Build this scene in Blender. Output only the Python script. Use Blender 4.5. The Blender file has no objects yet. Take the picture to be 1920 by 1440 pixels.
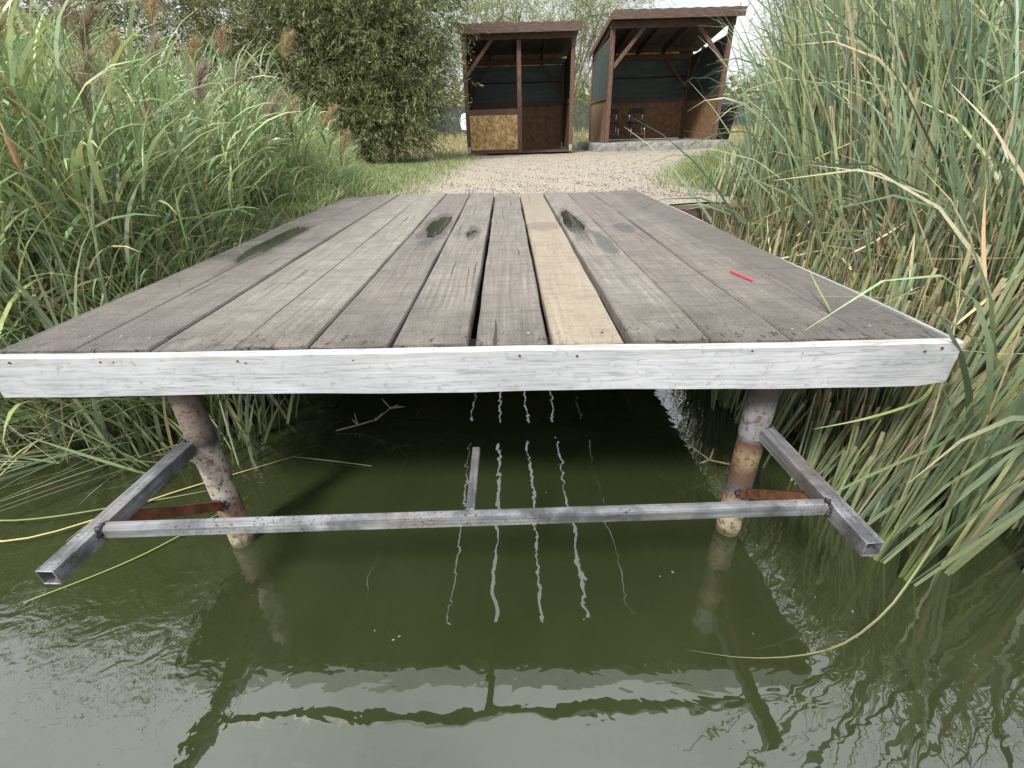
import bpy, bmesh, math, random
import numpy as np
from mathutils import Vector, Matrix
random.seed(7); rng = np.random.default_rng(11)
scene = bpy.context.scene
C = scene.collection
R_ = math.radians
WZ = -0.77                                   # water level; the jetty's top is z = 0

# ------------------------------------------------------------------ objects
def thing(name, label, cat, loc=(0, 0, 0), group=None):
    o = bpy.data.objects.new(name, None); C.objects.link(o)
    o.empty_display_size = .1; o.location = loc
    o['label'] = label; o['category'] = cat
    if group: o['group'] = group
    return o

def tag(o, label=None, cat=None, group=None, kind=None):
    if label: o['label'] = label
    if cat: o['category'] = cat
    if group: o['group'] = group
    if kind: o['kind'] = kind
    return o

def wloc(p):
    v = Vector((0, 0, 0))
    while p is not None:
        v += p.location; p = p.parent
    return v

def link(name, me, parent=None, loc=None):
    o = bpy.data.objects.new(name, me); C.objects.link(o)
    if parent is not None: o.parent = parent
    if loc is not None: o.location = loc
    return o

class MB:
    """collects shapes in world coordinates, links them as ONE mesh object"""
    def __init__(s): s.v = []; s.f = []
    def add(s, vs, fs):
        b = len(s.v); s.v += [tuple(p) for p in vs]; s.f += [tuple(b + i for i in f) for f in fs]; return s
    def box(s, x0, x1, y0, y1, z0, z1):
        vs = [(x, y, z) for z in (z0, z1) for y in (y0, y1) for x in (x0, x1)]
        return s.add(vs, [(0, 2, 3, 1), (4, 5, 7, 6), (0, 1, 5, 4), (2, 6, 7, 3), (0, 4, 6, 2), (1, 3, 7, 5)])
    def bar(s, p0, p1, w, h, up=(0, 0, 1), hollow=0):
        p0 = Vector(p0); p1 = Vector(p1); d = (p1 - p0).normalized()
        sx = d.cross(Vector(up))
        if sx.length < 1e-4: sx = d.cross(Vector((0, 1, 0)))
        sx.normalize(); sz = sx.cross(d)
        c = [(-1, -1), (1, -1), (1, 1), (-1, 1)]
        if not hollow:
            vs = [p + sx * (a * w / 2) + sz * (b * h / 2) for p in (p0, p1) for a, b in c]
            return s.add(vs, [(3, 2, 1, 0), (4, 5, 6, 7)] + [(i, (i + 1) % 4, (i + 1) % 4 + 4, i + 4) for i in range(4)])
        vs = []
        for p in (p0, p1):
            for k in (0, hollow):
                vs += [p + sx * (a * (w / 2 - k)) + sz * (b * (h / 2 - k)) for a, b in c]
        fs = []
        for i in range(4):
            j = (i + 1) % 4
            fs += [(i, j, j + 8, i + 8), (i + 4, i + 12, j + 12, j + 4), (i, i + 4, j + 4, j), (i + 8, j + 8, j + 12, i + 12)]
        return s.add(vs, fs)
    def tube(s, pts, r, n=8, cap=True):
        pts = [Vector(p) for p in pts]; m = len(pts)
        if not isinstance(r, (list, tuple)): r = [r] * m
        vs = []
        ref = Vector((.3, .2, 1)) if abs((pts[-1] - pts[0]).normalized().z) < .8 else Vector((1, .1, .2))
        for i, p in enumerate(pts):
            d = (pts[min(i + 1, m - 1)] - pts[max(i - 1, 0)]).normalized()
            a = d.cross(ref).normalized(); b = d.cross(a)
            vs += [p + (a * math.cos(t) + b * math.sin(t)) * r[i] for t in [2 * math.pi * k / n for k in range(n)]]
        fs = [(i * n + k, i * n + (k + 1) % n, (i + 1) * n + (k + 1) % n, (i + 1) * n + k) for i in range(m - 1) for k in range(n)]
        if cap: fs += [tuple(range(n))[::-1], tuple((m - 1) * n + k for k in range(n))]
        return s.add(vs, fs)
    def build(s, name, mat, parent=None, origin=None, bevel=0, smooth=False, seg=1):
        o = Vector(origin) if origin is not None else wloc(parent)
        me = bpy.data.meshes.new(name)
        me.from_pydata([tuple(Vector(p) - o) for p in s.v], [], s.f)
        bm = bmesh.new(); bm.from_mesh(me)
        bmesh.ops.recalc_face_normals(bm, faces=bm.faces)
        if bevel: bmesh.ops.bevel(bm, geom=list(bm.edges), offset=bevel, segments=seg, affect='EDGES', clamp_overlap=True)
        bm.to_mesh(me); bm.free()
        if smooth: me.shade_smooth()
        me.materials.append(mat); me.update()
        return link(name, me, parent, origin if parent is None else (Vector(origin) - wloc(parent) if origin is not None else None))

def np_mesh(name, V, F, col, mat, smooth=True):
    """V (n,3), F (m,4) quads, col (n,3) natural leaf colour"""
    me = bpy.data.meshes.new(name)
    n, m = len(V), len(F); k = F.shape[1]
    me.vertices.add(n); me.vertices.foreach_set('co', np.ascontiguousarray(V, dtype=np.float32).ravel())
    me.loops.add(m * k); me.loops.foreach_set('vertex_index', np.ascontiguousarray(F, dtype=np.int32).ravel())
    me.polygons.add(m); me.polygons.foreach_set('loop_start', np.arange(0, m * k, k, dtype=np.int32))
    if smooth: me.polygons.foreach_set('use_smooth', np.ones(m, dtype=bool))
    a = me.color_attributes.new('tint', 'FLOAT_COLOR', 'POINT')
    a.data.foreach_set('color', np.concatenate([col, np.ones((n, 1))], 1).astype(np.float32).ravel())
    me.materials.append(mat); me.update(calc_edges=True); me.validate()
    return me

# ------------------------------------------------------------------ materials
def new_mat(name):
    m = bpy.data.materials.new(name); m.use_nodes = True
    nt = m.node_tree; b = nt.nodes['Principled BSDF']
    return m, nt, b
class N:
    """tiny node helper"""
    def __init__(s, nt): s.nt = nt
    def new(s, t, **kw):
        n = s.nt.nodes.new(t)
        for k, v in kw.items(): setattr(n, k, v)
        return n
    def link(s, a, b): s.nt.links.new(a, b)
    def put(s, sock, v):
        if hasattr(v, 'is_output'): s.link(v, sock)
        else: sock.default_value = v
    def math(s, op, a, b=0.0, clamp=False):
        n = s.new('ShaderNodeMath', operation=op, use_clamp=clamp); s.put(n.inputs[0], a); s.put(n.inputs[1], b); return n.outputs[0]
    def mapping(s, vec, scale=(1, 1, 1), loc=(0, 0, 0), rot=(0, 0, 0)):
        n = s.new('ShaderNodeMapping'); s.link(vec, n.inputs[0])
        s.put(n.inputs['Scale'], scale); s.put(n.inputs['Location'], loc); s.put(n.inputs['Rotation'], rot); return n.outputs[0]
    def noise(s, vec, scale, detail=4, rough=.55, dist=0.0):
        n = s.new('ShaderNodeTexNoise'); s.link(vec, n.inputs['Vector'])
        n.inputs['Scale'].default_value = scale; n.inputs['Detail'].default_value = detail
        n.inputs['Roughness'].default_value = rough; n.inputs['Distortion'].default_value = dist
        return n.outputs['Fac']
    def ramp(s, fac, stops):
        n = s.new('ShaderNodeValToRGB'); s.link(fac, n.inputs[0]); e = n.color_ramp.elements
        while len(e) < len(stops): e.new(.5)
        for el, (p, c) in zip(e, stops):
            el.position = p; el.color = (c, c, c, 1) if isinstance(c, (int, float)) else (*c, 1)
        return n.outputs[0]
    def mix(s, fac, a, b, mode='MIX'):
        n = s.new('ShaderNodeMix', data_type='RGBA', blend_type=mode)
        s.put(n.inputs[0], fac)
        for i, v in ((6, a), (7, b)):
            if hasattr(v, 'is_output'): s.link(v, n.inputs[i])
            else: n.inputs[i].default_value = (*v, 1)
        return n.outputs[2]
    def bump(s, h, strength, dist=.01, nrm=None):
        n = s.new('ShaderNodeBump'); n.inputs['Strength'].default_value = strength; n.inputs['Distance'].default_value = dist
        s.link(h, n.inputs['Height'])
        if nrm is not None: s.link(nrm, n.inputs['Normal'])
        return n.outputs[0]
    def coords(s, out='Object'):
        return s.new('ShaderNodeTexCoord').outputs[out]
    def sep(s, vec):
        n = s.new('ShaderNodeSeparateXYZ'); s.link(vec, n.inputs[0]); return n.outputs
    def smooth(s, v, lo, hi):
        n = s.new('ShaderNodeMapRange', interpolation_type='SMOOTHSTEP'); s.put(n.inputs[0], v)
        n.inputs[1].default_value = lo; n.inputs[2].default_value = hi; return n.outputs[0]

def ellipse_mask(g, px, py, cx, cy, rx, ry, wob, rot=0.0):
    """1 inside an irregular ellipse, fading out: a wet stain with its own shape"""
    c, s_ = math.cos(rot), math.sin(rot)
    dx = g.math('SUBTRACT', px, cx); dy = g.math('SUBTRACT', py, cy)
    a = g.math('DIVIDE', g.math('ADD', g.math('MULTIPLY', dx, c), g.math('MULTIPLY', dy, s_)), rx)
    b = g.math('DIVIDE', g.math('SUBTRACT', g.math('MULTIPLY', dy, c), g.math('MULTIPLY', dx, s_)), ry)
    d = g.math('SQRT', g.math('ADD', g.math('MULTIPLY', a, a), g.math('MULTIPLY', b, b)))
    d = g.math('ADD', d, g.math('MULTIPLY', g.math('SUBTRACT', wob, .5), 1.7))
    return g.math('SUBTRACT', 1.0, g.smooth(d, .74, 1.10))

STAINS = [(-.435, 2.92, .085, .60, 0), (-.20, 2.72, .045, .22, 0), (.395, 2.95, .07, .60, .0), (.47, 2.36, .045, .30, .0),
          (.205, 2.86, .11, .16, 0), (.66, 2.74, .06, .17, 0), (-1.26, 2.65, .085, .60, .03)]

def plank_mat(name, base, dark, light, new=False):
    m, nt, b = new_mat(name); g = N(nt)
    co = g.coords('Object'); rnd = g.new('ShaderNodeObjectInfo').outputs['Random']
    off = g.math('MULTIPLY', rnd, 37.0)
    cx = g.new('ShaderNodeCombineXYZ'); g.link(off, cx.inputs[0]); g.link(off, cx.inputs[1]); g.link(off, cx.inputs[2])
    va = g.new('ShaderNodeVectorMath', operation='ADD'); g.link(co, va.inputs[0]); g.link(cx.outputs[0], va.inputs[1])
    v = va.outputs[0]
    warp = g.noise(v, 2.2, 2)
    wv = g.new('ShaderNodeVectorMath', operation='ADD'); g.link(v, wv.inputs[0])
    w2 = g.new('ShaderNodeCombineXYZ'); g.link(g.math('MULTIPLY', g.math('SUBTRACT', warp, .5), .035), w2.inputs[0]); g.link(w2.outputs[0], wv.inputs[1])
    fine = g.noise(g.mapping(wv.outputs[0], (95, 2.4, 60)), 1.0, 5, .6)
    rings = g.noise(g.mapping(wv.outputs[0], (26, .9, 20)), 1.0, 3, .5, .6)
    blot = g.noise(g.mapping(v, (5, 2.4, 4)), 1.0, 5, .6)
    cloud = g.noise(g.mapping(v, (9, 6, 4)), 1.0, 6, .7)
    cross = g.noise(g.mapping(v, (7, 34, 5)), 1.0, 4, .6)          # saw marks across the board
    col = g.mix(g.ramp(fine, [(.3, 0), (.7, 1)]), dark, light)
    col = g.mix(g.ramp(rings, [(.40, 0), (.46, .28), (.5, 0), (.6, .22), (.64, 0)]), col, dark)
    col = g.mix(g.ramp(blot, [(.33, .75), (.62, 0)]), col, base)
    col = g.mix(g.ramp(cloud, [(.4, .45), (.6, 0)]), col, tuple(c * (.8 if new else .55) for c in base))
    col = g.mix(g.ramp(cross, [(.48, 0), (.66, .4)]), col, tuple(c * .6 for c in dark))
    tintv = g.new('ShaderNodeCombineColor'); tintv.mode = 'HSV'
    tintv.inputs[1].default_value = .05; g.link(g.math('MULTIPLY', rnd, .12), tintv.inputs[0])
    g.link(g.math('ADD', .82, g.math('MULTIPLY', rnd, .36)), tintv.inputs[2])
    if not new: col = g.mix(1.0, col, tintv.outputs[0], 'MULTIPLY')
    # weather splits along the grain and dark rot at the front ends
    px, py, pz = g.sep(g.new('ShaderNodeNewGeometry').outputs['Position'])
    spl = g.noise(g.mapping(wv.outputs[0], (60, 1.1, 30)), 1.0, 2, .5, .2)
    spm = g.ramp(spl, [(.69, 0), (.705, 1)])
    where = g.ramp(g.noise(v, 1.3, 2), [(.47, 0), (.56, 1)])
    spm = g.math('MULTIPLY', spm, where)
    endm = g.smooth(py, 1.75, 1.12)
    chips = g.ramp(g.noise(g.mapping(v, (55, 22, 40)), 1.0, 3, .7), [(.60, 0), (.66, 1)])
    chips = g.math('MULTIPLY', chips, g.smooth(py, 1.36, 1.17))
    if new: col = g.mix(g.math('MULTIPLY', g.smooth(py, 2.6, 4.4), .6), col, (.185, .165, .14))
    if not new:
        col = g.mix(g.math('MULTIPLY', endm, g.ramp(g.noise(v, 7, 4), [(.3, .75), (.7, .2)])), col, tuple(c * .42 for c in dark))
        edge = g.math('MAXIMUM', g.smooth(px, -.75, -1.15), g.smooth(px, .85, 1.0))
        col = g.mix(g.math('MULTIPLY', edge, .45), col, (.062, .058, .056))
    hol = g.math('MAXIMUM', spm, chips)
    col = g.mix(g.math('MULTIPLY', hol, .25 if new else .9), col, (.018, .015, .012))
    wob = g.noise(g.mapping(v, (1, .30, 1)), 13.0, 6, .68)
    wet = None
    for s_ in STAINS:
        k = ellipse_mask(g, px, py, *s_[:4], wob, s_[4]); wet = k if wet is None else g.math('MAXIMUM', wet, k)
    col = g.mix(g.math('MULTIPLY', wet, .5 if new else .62), col, (.11, .08, .06) if new else (.022, .020, .018))
    g.link(col, b.inputs['Base Color'])
    g.link(g.math('SUBTRACT', .82, g.math('MULTIPLY', wet, .3)), b.inputs['Roughness'])
    b.inputs['Specular IOR Level'].default_value = .3
    grit = g.noise(v, 210, 2, .7); hue = g.mix(g.ramp(grit, [(.34, .55), (.5, 0)]), col, tuple(c * .5 for c in dark)); hue = g.mix(g.ramp(grit, [(.55, 0), (.72, .4)]), hue, light); g.link(hue, b.inputs['Base Color'])
    h = g.math('SUBTRACT', g.math('ADD', g.math('MULTIPLY', fine, .5), g.math('MULTIPLY', rings, .4)), g.math('MULTIPLY', hol, 2.2))
    g.link(g.bump(h, .55, .004), b.inputs['Normal'])
    return m

def paint_mat():
    m, nt, b = new_mat('white_paint_on_wood'); g = N(nt)
    v = g.coords('Object')
    grain = g.noise(g.mapping(v, (7, 60, 85)), 1.0, 6, .68, .6)
    lines = g.noise(g.mapping(v, (1.6, 40, 48)), 1.0, 3, .5, 1.2)
    blot = g.noise(g.mapping(v, (5, 5, 9)), 1.0, 4, .6)
    speck = g.noise(v, 46, 4, .7)
    col = g.mix(g.ramp(blot, [(.35, 0), (.7, 1)]), (.33, .335, .345), (.435, .44, .45))
    col = g.mix(g.ramp(grain, [(.30, .75), (.50, 0)]), col, (.24, .24, .245))
    col = g.mix(g.ramp(lines, [(.462, 0), (.485, .75), (.505, 0)]), col, (.17, .17, .178))
    col = g.mix(g.ramp(speck, [(.33, .85), (.42, 0)]), col, (.26, .25, .235))
    px, py, pz = g.sep(g.new('ShaderNodeNewGeometry').outputs['Position'])
    top = g.math('MULTIPLY', g.smooth(pz, -.034, -.012), g.ramp(g.noise(g.mapping(v, (6, 20, 40)), 1.0, 4), [(.42, 0), (.6, .4)]))
    col = g.mix(top, col, (.27, .245, .205))
    g.link(col, b.inputs['Base Color']); b.inputs['Roughness'].default_value = .65
    g.link(g.bump(g.math('ADD', grain, lines), .4, .003), b.inputs['Normal'])
    return m

def simple(name, c1, c2, scale=8, rough=.8, stretch=(1, 1, 1), bump=.3, metal=0, spec=.3, lo=.35, hi=.65, dist=.005):
    m, nt, b = new_mat(name); g = N(nt); v = g.coords('Object')
    f = g.noise(g.mapping(v, stretch), scale, 6, .62)
    g.link(g.mix(g.ramp(f, [(lo, 0), (hi, 1)]), c1, c2), b.inputs['Base Color'])
    b.inputs['Roughness'].default_value = rough; b.inputs['Metallic'].default_value = metal
    b.inputs['Specular IOR Level'].default_value = spec
    if bump: g.link(g.bump(f, bump, dist), b.inputs['Normal'])
    return m

def steel_mat(along):
    m, nt, b = new_mat('bare_mill_steel_' + along); g = N(nt); v = g.coords('Object')
    st = (1.5, 1, 1) if along == 'x' else (1, 1.5, 1)
    lo = (3, 90, 90) if along == 'x' else (90, 3, 90)
    a = g.noise(v, 7, 5, .6); f = g.noise(g.mapping(v, lo), 1.0, 4, .6); sp = g.noise(v, 150, 3, .6); heat = g.noise(v, 3.2, 3, .5)
    col = g.mix(g.ramp(f, [(.3, 0), (.7, 1)]), (.15, .15, .16), (.41, .415, .43))
    col = g.mix(g.ramp(a, [(.40, .8), (.56, 0)]), col, (.065, .065, .07))
    col = g.mix(g.ramp(heat, [(.56, 0), (.66, .35)]), col, (.20, .15, .11))
    col = g.mix(g.math('MULTIPLY', g.ramp(sp, [(.58, 0), (.64, .9)]), g.ramp(g.noise(v, 6, 2), [(.46, 0), (.56, 1)])), col, (.07, .034, .02))
    g.link(col, b.inputs['Base Color']); b.inputs['Metallic'].default_value = .6
    g.link(g.ramp(a, [(.3, .6), (.7, .46)]), b.inputs['Roughness'])
    g.link(g.bump(g.math('ADD', f, sp), .15, .0015), b.inputs['Normal'])
    return m

def post_mat(name, zs, upper, scale=1.0):
    """old scaffold pipe: grey burnt steel on top, a flaking rusty belt, a limy pale foot, green at the waterline"""
    m, nt, b = new_mat(name); g = N(nt); v = g.coords('Object')
    px, py, pz = g.sep(g.new('ShaderNodeNewGeometry').outputs['Position'])
    n1 = g.noise(v, 22, 6, .65); n2 = g.noise(v, 75, 4, .6)
    z = g.math('ADD', pz, g.math('MULTIPLY', g.math('SUBTRACT', n1, .5), .07))
    zz = g.math('MULTIPLY', g.math('ADD', z, .85), 1 / .75)
    st = [((q + .85) / .75, c) for q, c in zs]
    col = g.ramp(zz, st)
    col = g.mix(g.ramp(n2, [(.52, 0), (.63, .9)]), col, (.080, .034, .019))
    col = g.mix(g.ramp(n1, [(.34, .85), (.46, 0)]), col, upper); n3 = g.noise(v, 9, 5, .6); col = g.mix(g.ramp(n3, [(.5, 0), (.62, .35)]), col, tuple(c * .6 for c in upper))
    g.link(col, b.inputs['Base Color']); b.inputs['Roughness'].default_value = .7
    g.link(g.bump(g.math('ADD', n1, n2), .45, .004), b.inputs['Normal'])
    return m

def osb_mat(name, c1, c2, c3):
    m, nt, b = new_mat(name); g = N(nt); v = g.coords('Object')
    col = None
    for i, (rot, s_) in enumerate([(.35, (34, 30, 9)), (-.6, (30, 30, 8)), (1.1, (26, 30, 9))]):
        t = g.new('ShaderNodeTexVoronoi'); t.inputs['Scale'].default_value = 1.0
        g.link(g.mapping(g.mapping(v, (1, 1, 1), (0, 0, 0), (0, rot, 0)), s_, (i * 3.3, 0, i * 1.7)), t.inputs['Vector'])
        r = g.sep(t.outputs['Color'])[0]
        c = g.ramp(r, [(.1, c1), (.5, c2), (.9, c3)])
        col = c if col is None else g.mix(.5 if i == 1 else .4, col, c)
    g.link(col, b.inputs['Base Color']); b.inputs['Roughness'].default_value = .75
    return m

def leaf_mat(name, trans=.3, rough=.5, spec=.25, var=.35):
    m, nt, b = new_mat(name); g = N(nt)
    at = g.new('ShaderNodeAttribute', attribute_name='tint')
    rnd = g.new('ShaderNodeObjectInfo').outputs['Random']
    hs = g.new('ShaderNodeHueSaturation'); g.link(at.outputs['Color'], hs.inputs['Color'])
    g.link(g.math('ADD', 1 - var / 2, g.math('MULTIPLY', rnd, var)), hs.inputs['Value'])
    g.link(g.math('ADD', .485, g.math('MULTIPLY', rnd, .03)), hs.inputs['Hue'])
    oc = g.coords('Object')
    n = g.noise(oc, 30, 4, .65); n2 = g.noise(oc, 5, 3); n3 = g.noise(oc, 160, 2)
    col = g.mix(g.ramp(n2, [(.35, .22), (.6, 0)]), hs.outputs[0], (.22, .21, .09))     # yellowing runs
    col = g.mix(g.ramp(n, [(.62, 0), (.69, .6)]), col, (.27, .19, .105))               # brown bruises and eaten spots
    col = g.mix(g.ramp(n3, [(.3, .3), (.5, 0)]), col, (.06, .07, .03))
    g.link(col, b.inputs['Base Color']); b.inputs['Roughness'].default_value = rough
    b.inputs['Specular IOR Level'].default_value = spec
    t = g.new('ShaderNodeBsdfTranslucent'); g.link(col, t.inputs['Color'])
    mx = g.new('ShaderNodeMixShader'); mx.inputs[0].default_value = trans
    g.link(b.outputs[0], mx.inputs[1]); g.link(t.outputs[0], mx.inputs[2])
    g.link(mx.outputs[0], nt.nodes['Material Output'].inputs['Surface'])
    return m

def water_mat():
    m, nt, b = new_mat('murky_pond_water'); g = N(nt); v = g.coords('Object')
    mk = g.noise(v, 1.6, 4, .6)
    col = g.mix(g.ramp(mk, [(.35, 0), (.65, 1)]), (.021, .0268, .0098), (.028, .034, .0135))
    g.link(col, b.inputs['Base Color']); b.inputs['Roughness'].default_value = .015
    b.inputs['IOR'].default_value = 1.95
    px, py, pz = g.sep(g.new('ShaderNodeNewGeometry').outputs['Position'])
    # calm under the jetty, livelier to the left and in the open water in front
    left = g.math('MULTIPLY', g.smooth(px, -.60, -1.05), g.smooth(py, .10, .55)); front = g.smooth(py, 1.0, .6)
    w1 = g.noise(g.mapping(v, (1, 1.3, 1)), 3.6, 2, .45, .4)
    w2 = g.noise(g.mapping(v, (1, 1.3, 1), (3, 1, 0)), 10, 2, .5, .8)
    w3 = g.noise(g.mapping(v, (1, 1.15, 1), (7, 2, 0)), 26, 2, .5, .9)
    patch = g.ramp(g.noise(v, 1.7, 2), [(.40, .15), (.62, 1)])
    h = g.math('MULTIPLY', w1, .0040)
    h = g.math('ADD', h, g.math('MULTIPLY', w2, g.math('ADD', g.math('ADD', .0006, g.math('MULTIPLY', left, .0027)), g.math('MULTIPLY', g.math('MULTIPLY', front, patch), .0007))))
    h = g.math('ADD', h, g.math('MULTIPLY', w3, g.math('MULTIPLY', left, .0010)))
    n = g.new('ShaderNodeBump'); n.inputs['Strength'].default_value = 1.0; n.inputs['Distance'].default_value = 1.0
    g.link(h, n.inputs['Height']); g.link(n.outputs[0], b.inputs['Normal'])
    return m

def ground_mat():
    m, nt, b = new_mat('bank_soil_and_turf'); g = N(nt); v = g.coords('Object')
    px, py, pz = g.sep(v)
    n = g.noise(v, 3, 6, .65); n2 = g.noise(v, 40, 4, .7); big = g.noise(v, .35, 3)
    turf = g.mix(g.ramp(n, [(.35, 0), (.65, 1)]), (.085, .088, .038), (.18, .155, .08))
    straw = g.mix(n2, (.27, .225, .11), (.16, .14, .06))
    far = g.smooth(py, 14, 22)
    turf = g.mix(g.math('MULTIPLY', far, g.ramp(big, [(.35, .35), (.6, 1)])), turf, straw)
    soil = g.mix(n2, (.028, .022, .014), (.062, .048, .030))
    col = g.mix(g.smooth(g.math('ADD', pz, g.math('MULTIPLY', g.math('SUBTRACT', n, .5), .2)), -.22, -.05), soil, turf)
    g.link(col, b.inputs['Base Color']); b.inputs['Roughness'].default_value = .95
    g.link(g.bump(g.math('ADD', n, n2), .8, .03), b.inputs['Normal'])
    return m

def gravel_mat():
    m, nt, b = new_mat('pale_gravel'); g = N(nt); v = g.coords('Object')
    t = g.new('ShaderNodeTexVoronoi'); t.inputs['Scale'].default_value = 90; g.link(v, t.inputs['Vector'])
    r = g.sep(t.outputs['Color'])[0]; big = g.noise(v, 1.1, 4, .6)
    col = g.ramp(r, [(.05, (.17, .14, .108)), (.35, (.25, .212, .168)), (.7, (.31, .268, .217)), (.97, (.40, .365, .315))])
    col = g.mix(g.ramp(t.outputs['Distance'], [(.5, 0), (.9, .45)]), col, (.12, .095, .07))
    col = g.mix(g.ramp(big, [(.45, 0), (.68, .5)]), col, (.30, .255, .16))
    g.link(col, b.inputs['Base Color']); b.inputs['Roughness'].default_value = .9
    inv = g.math('SUBTRACT', 1.0, t.outputs['Distance'])
    g.link(g.bump(inv, .5, .008), b.inputs['Normal'])
    return m

def net_mat():
    m, nt, b = new_mat('dark_green_screen_netting'); g = N(nt); v = g.coords('Object')
    streak = g.noise(g.mapping(v, (2.5, 2.5, 20)), 1.0, 5, .7, .6); patch = g.noise(v, 2.2, 3)
    col = g.mix(g.ramp(streak, [(.4, 0), (.7, 1)]), (.024, .040, .035), (.050, .074, .064))
    g.link(col, b.inputs['Base Color']); b.inputs['Roughness'].default_value = .55
    tr = g.new('ShaderNodeBsdfTransparent'); mx = g.new('ShaderNodeMixShader')
    g.link(g.math('MULTIPLY', g.ramp(streak, [(.52, .03), (.72, .16)]), g.ramp(patch, [(.4, .35), (.62, 1)])), mx.inputs[0])
    g.link(b.outputs[0], mx.inputs[1]); g.link(tr.outputs[0], mx.inputs[2])
    g.link(mx.outputs[0], nt.nodes['Material Output'].inputs['Surface'])
    return m

M = {}
M['plank'] = plank_mat('weathered_grey_boards', (.205, .187, .163), (.120, .109, .096), (.298, .273, .240))
M['newplank'] = plank_mat('fresh_pale_board', (.275, .232, .175), (.225, .182, .132), (.325, .28, .22), True)
M['paint'] = paint_mat()
M['beam'] = simple('dark_wet_timber', (.022, .018, .014), (.05, .04, .03), 6, .8, (1, 8, 8))
M['steel'] = steel_mat('y'); M['steelx'] = steel_mat('x')
M['rust'] = simple('flaky_rust', (.055, .021, .010), (.165, .062, .028), 26, .9, bump=.6)
M['weld'] = simple('burnt_weld_bead', (.010, .010, .011), (.09, .09, .10), 60, .45, bump=1.0, metal=.5)
M['postL'] = post_mat('rusty_pipe_pale_belt', [(-.84, (.05, .06, .02)), (-.757, (.10, .095, .045)), (-.735, (.33, .29, .19)), (-.66, (.25, .18, .12)), (-.59, (.16, .095, .065)), (-.53, (.36, .325, .28)), (-.38, (.33, .295, .25)), (-.335, (.03, .027, .025)), (-.28, (.15, .12, .10)), (-.12, (.13, .095, .08))], (.095, .052, .034))
M['postR'] = post_mat('rusty_pipe_grey_collar', [(-.84, (.05, .06, .02)), (-.757, (.12, .105, .05)), (-.735, (.37, .33, .22)), (-.63, (.30, .22, .14)), (-.57, (.07, .065, .065)), (-.50, (.085, .045, .03)), (-.43, (.22, .165, .095)), (-.385, (.075, .036, .022)), (-.355, (.16, .16, .165)), (-.27, (.20, .20, .205)), (-.20, (.055, .053, .054)), (-.12, (.095, .058, .042))], (.08, .042, .027))
M['brown'] = simple('brown_stained_timber', (.066, .037, .027), (.15, .088, .062), 7, .7, (6, 6, 1.2), .25)
M['brownx'] = simple('brown_stained_timber_across', (.058, .037, .029), (.125, .083, .065), 7, .7, (1.2, 6, 6), .25)
M['darkbrown'] = simple('dark_stained_boards', (.060, .032, .020), (.12, .066, .043), 5, .75, (1, 5, 8), .3)
M['osb'] = osb_mat('raw_strand_board', (.15, .08, .028), (.42, .26, .095), (.70, .50, .26))
M['osbdark'] = osb_mat('stained_strand_board', (.105, .052, .026), (.19, .102, .052), (.27, .155, .085))
M['net'] = net_mat()
M['roof'] = simple('bitumen_roof_sheet', (.035, .03, .027), (.085, .07, .06), 9, .85, bump=.4)
M['concrete'] = simple('rough_concrete', (.135, .128, .115), (.26, .248, .228), 7, .9, bump=.7, dist=.02)
M['chrome'] = simple('chromed_tube', (.55, .55, .56), (.72, .72, .73), 5, .18, bump=0, metal=1)
M['black'] = simple('black_plastic', (.010, .010, .011), (.022, .022, .024), 8, .45, bump=.1)
M['zinc'] = simple('galvanised_bracket', (.35, .36, .36), (.55, .56, .56), 20, .4, bump=.1, metal=.7)
M['vanwhite'] = simple('white_car_paint', (.72, .73, .74), (.80, .80, .80), 3, .3, bump=0, spec=.5)
M['glass'] = simple('dark_window_glass', (.02, .024, .027), (.03, .035, .04), 3, .08, bump=0, spec=.6)
M['rubber'] = simple('tyre_rubber', (.015, .015, .015), (.03, .03, .03), 10, .8)
M['red'] = simple('red_plastic', (.62, .012, .03), (.70, .02, .05), 30, .35, bump=.05, spec=.5)
M['leaf'] = leaf_mat('strap_leaf', .24, .38, .45, .34)
M['reed'] = leaf_mat('reed_leaf', .28, .40, .40, .34)
M['willow'] = leaf_mat('willow_leaf', .32, .5, .25, .2)
M['dry'] = leaf_mat('dry_straw', .15, .75, .15, .2)
M['plume'] = leaf_mat('feathery_plume', .35, .9, .1, .2)
M['bark'] = simple('willow_bark', (.05, .042, .032), (.15, .13, .10), 14, .9, (3, 3, .6), .8)
M['barkpale'] = simple('pale_willow_bark', (.16, .14, .10), (.30, .27, .20), 14, .9, (3, 3, .6), .6)
M['seedhead'] = simple('cattail_velvet', (.22, .12, .066), (.31, .18, .105), 60, .95, bump=.5, spec=.1, dist=.003)
M['water'] = water_mat(); M['ground'] = ground_mat(); M['gravel'] = gravel_mat()
def puddle_mat():
    m, nt, b = new_mat('rain_water_film'); g = N(nt)
    b.inputs['Base Color'].default_value = (.03, .03, .024, 1); b.inputs['Roughness'].default_value = .03; b.inputs['IOR'].default_value = 1.5
    g.link(g.bump(g.noise(g.coords('Object'), 26, 3), .55, .004), b.inputs['Normal'])
    return m
M['puddle'] = puddle_mat()
def fence_mat():
    m = simple('grey_shade_cloth', (.035, .042, .043), (.065, .074, .074), 6, .9, (1, 1, 3), .1)
    return m
M['fence'] = fence_mat()

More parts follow.
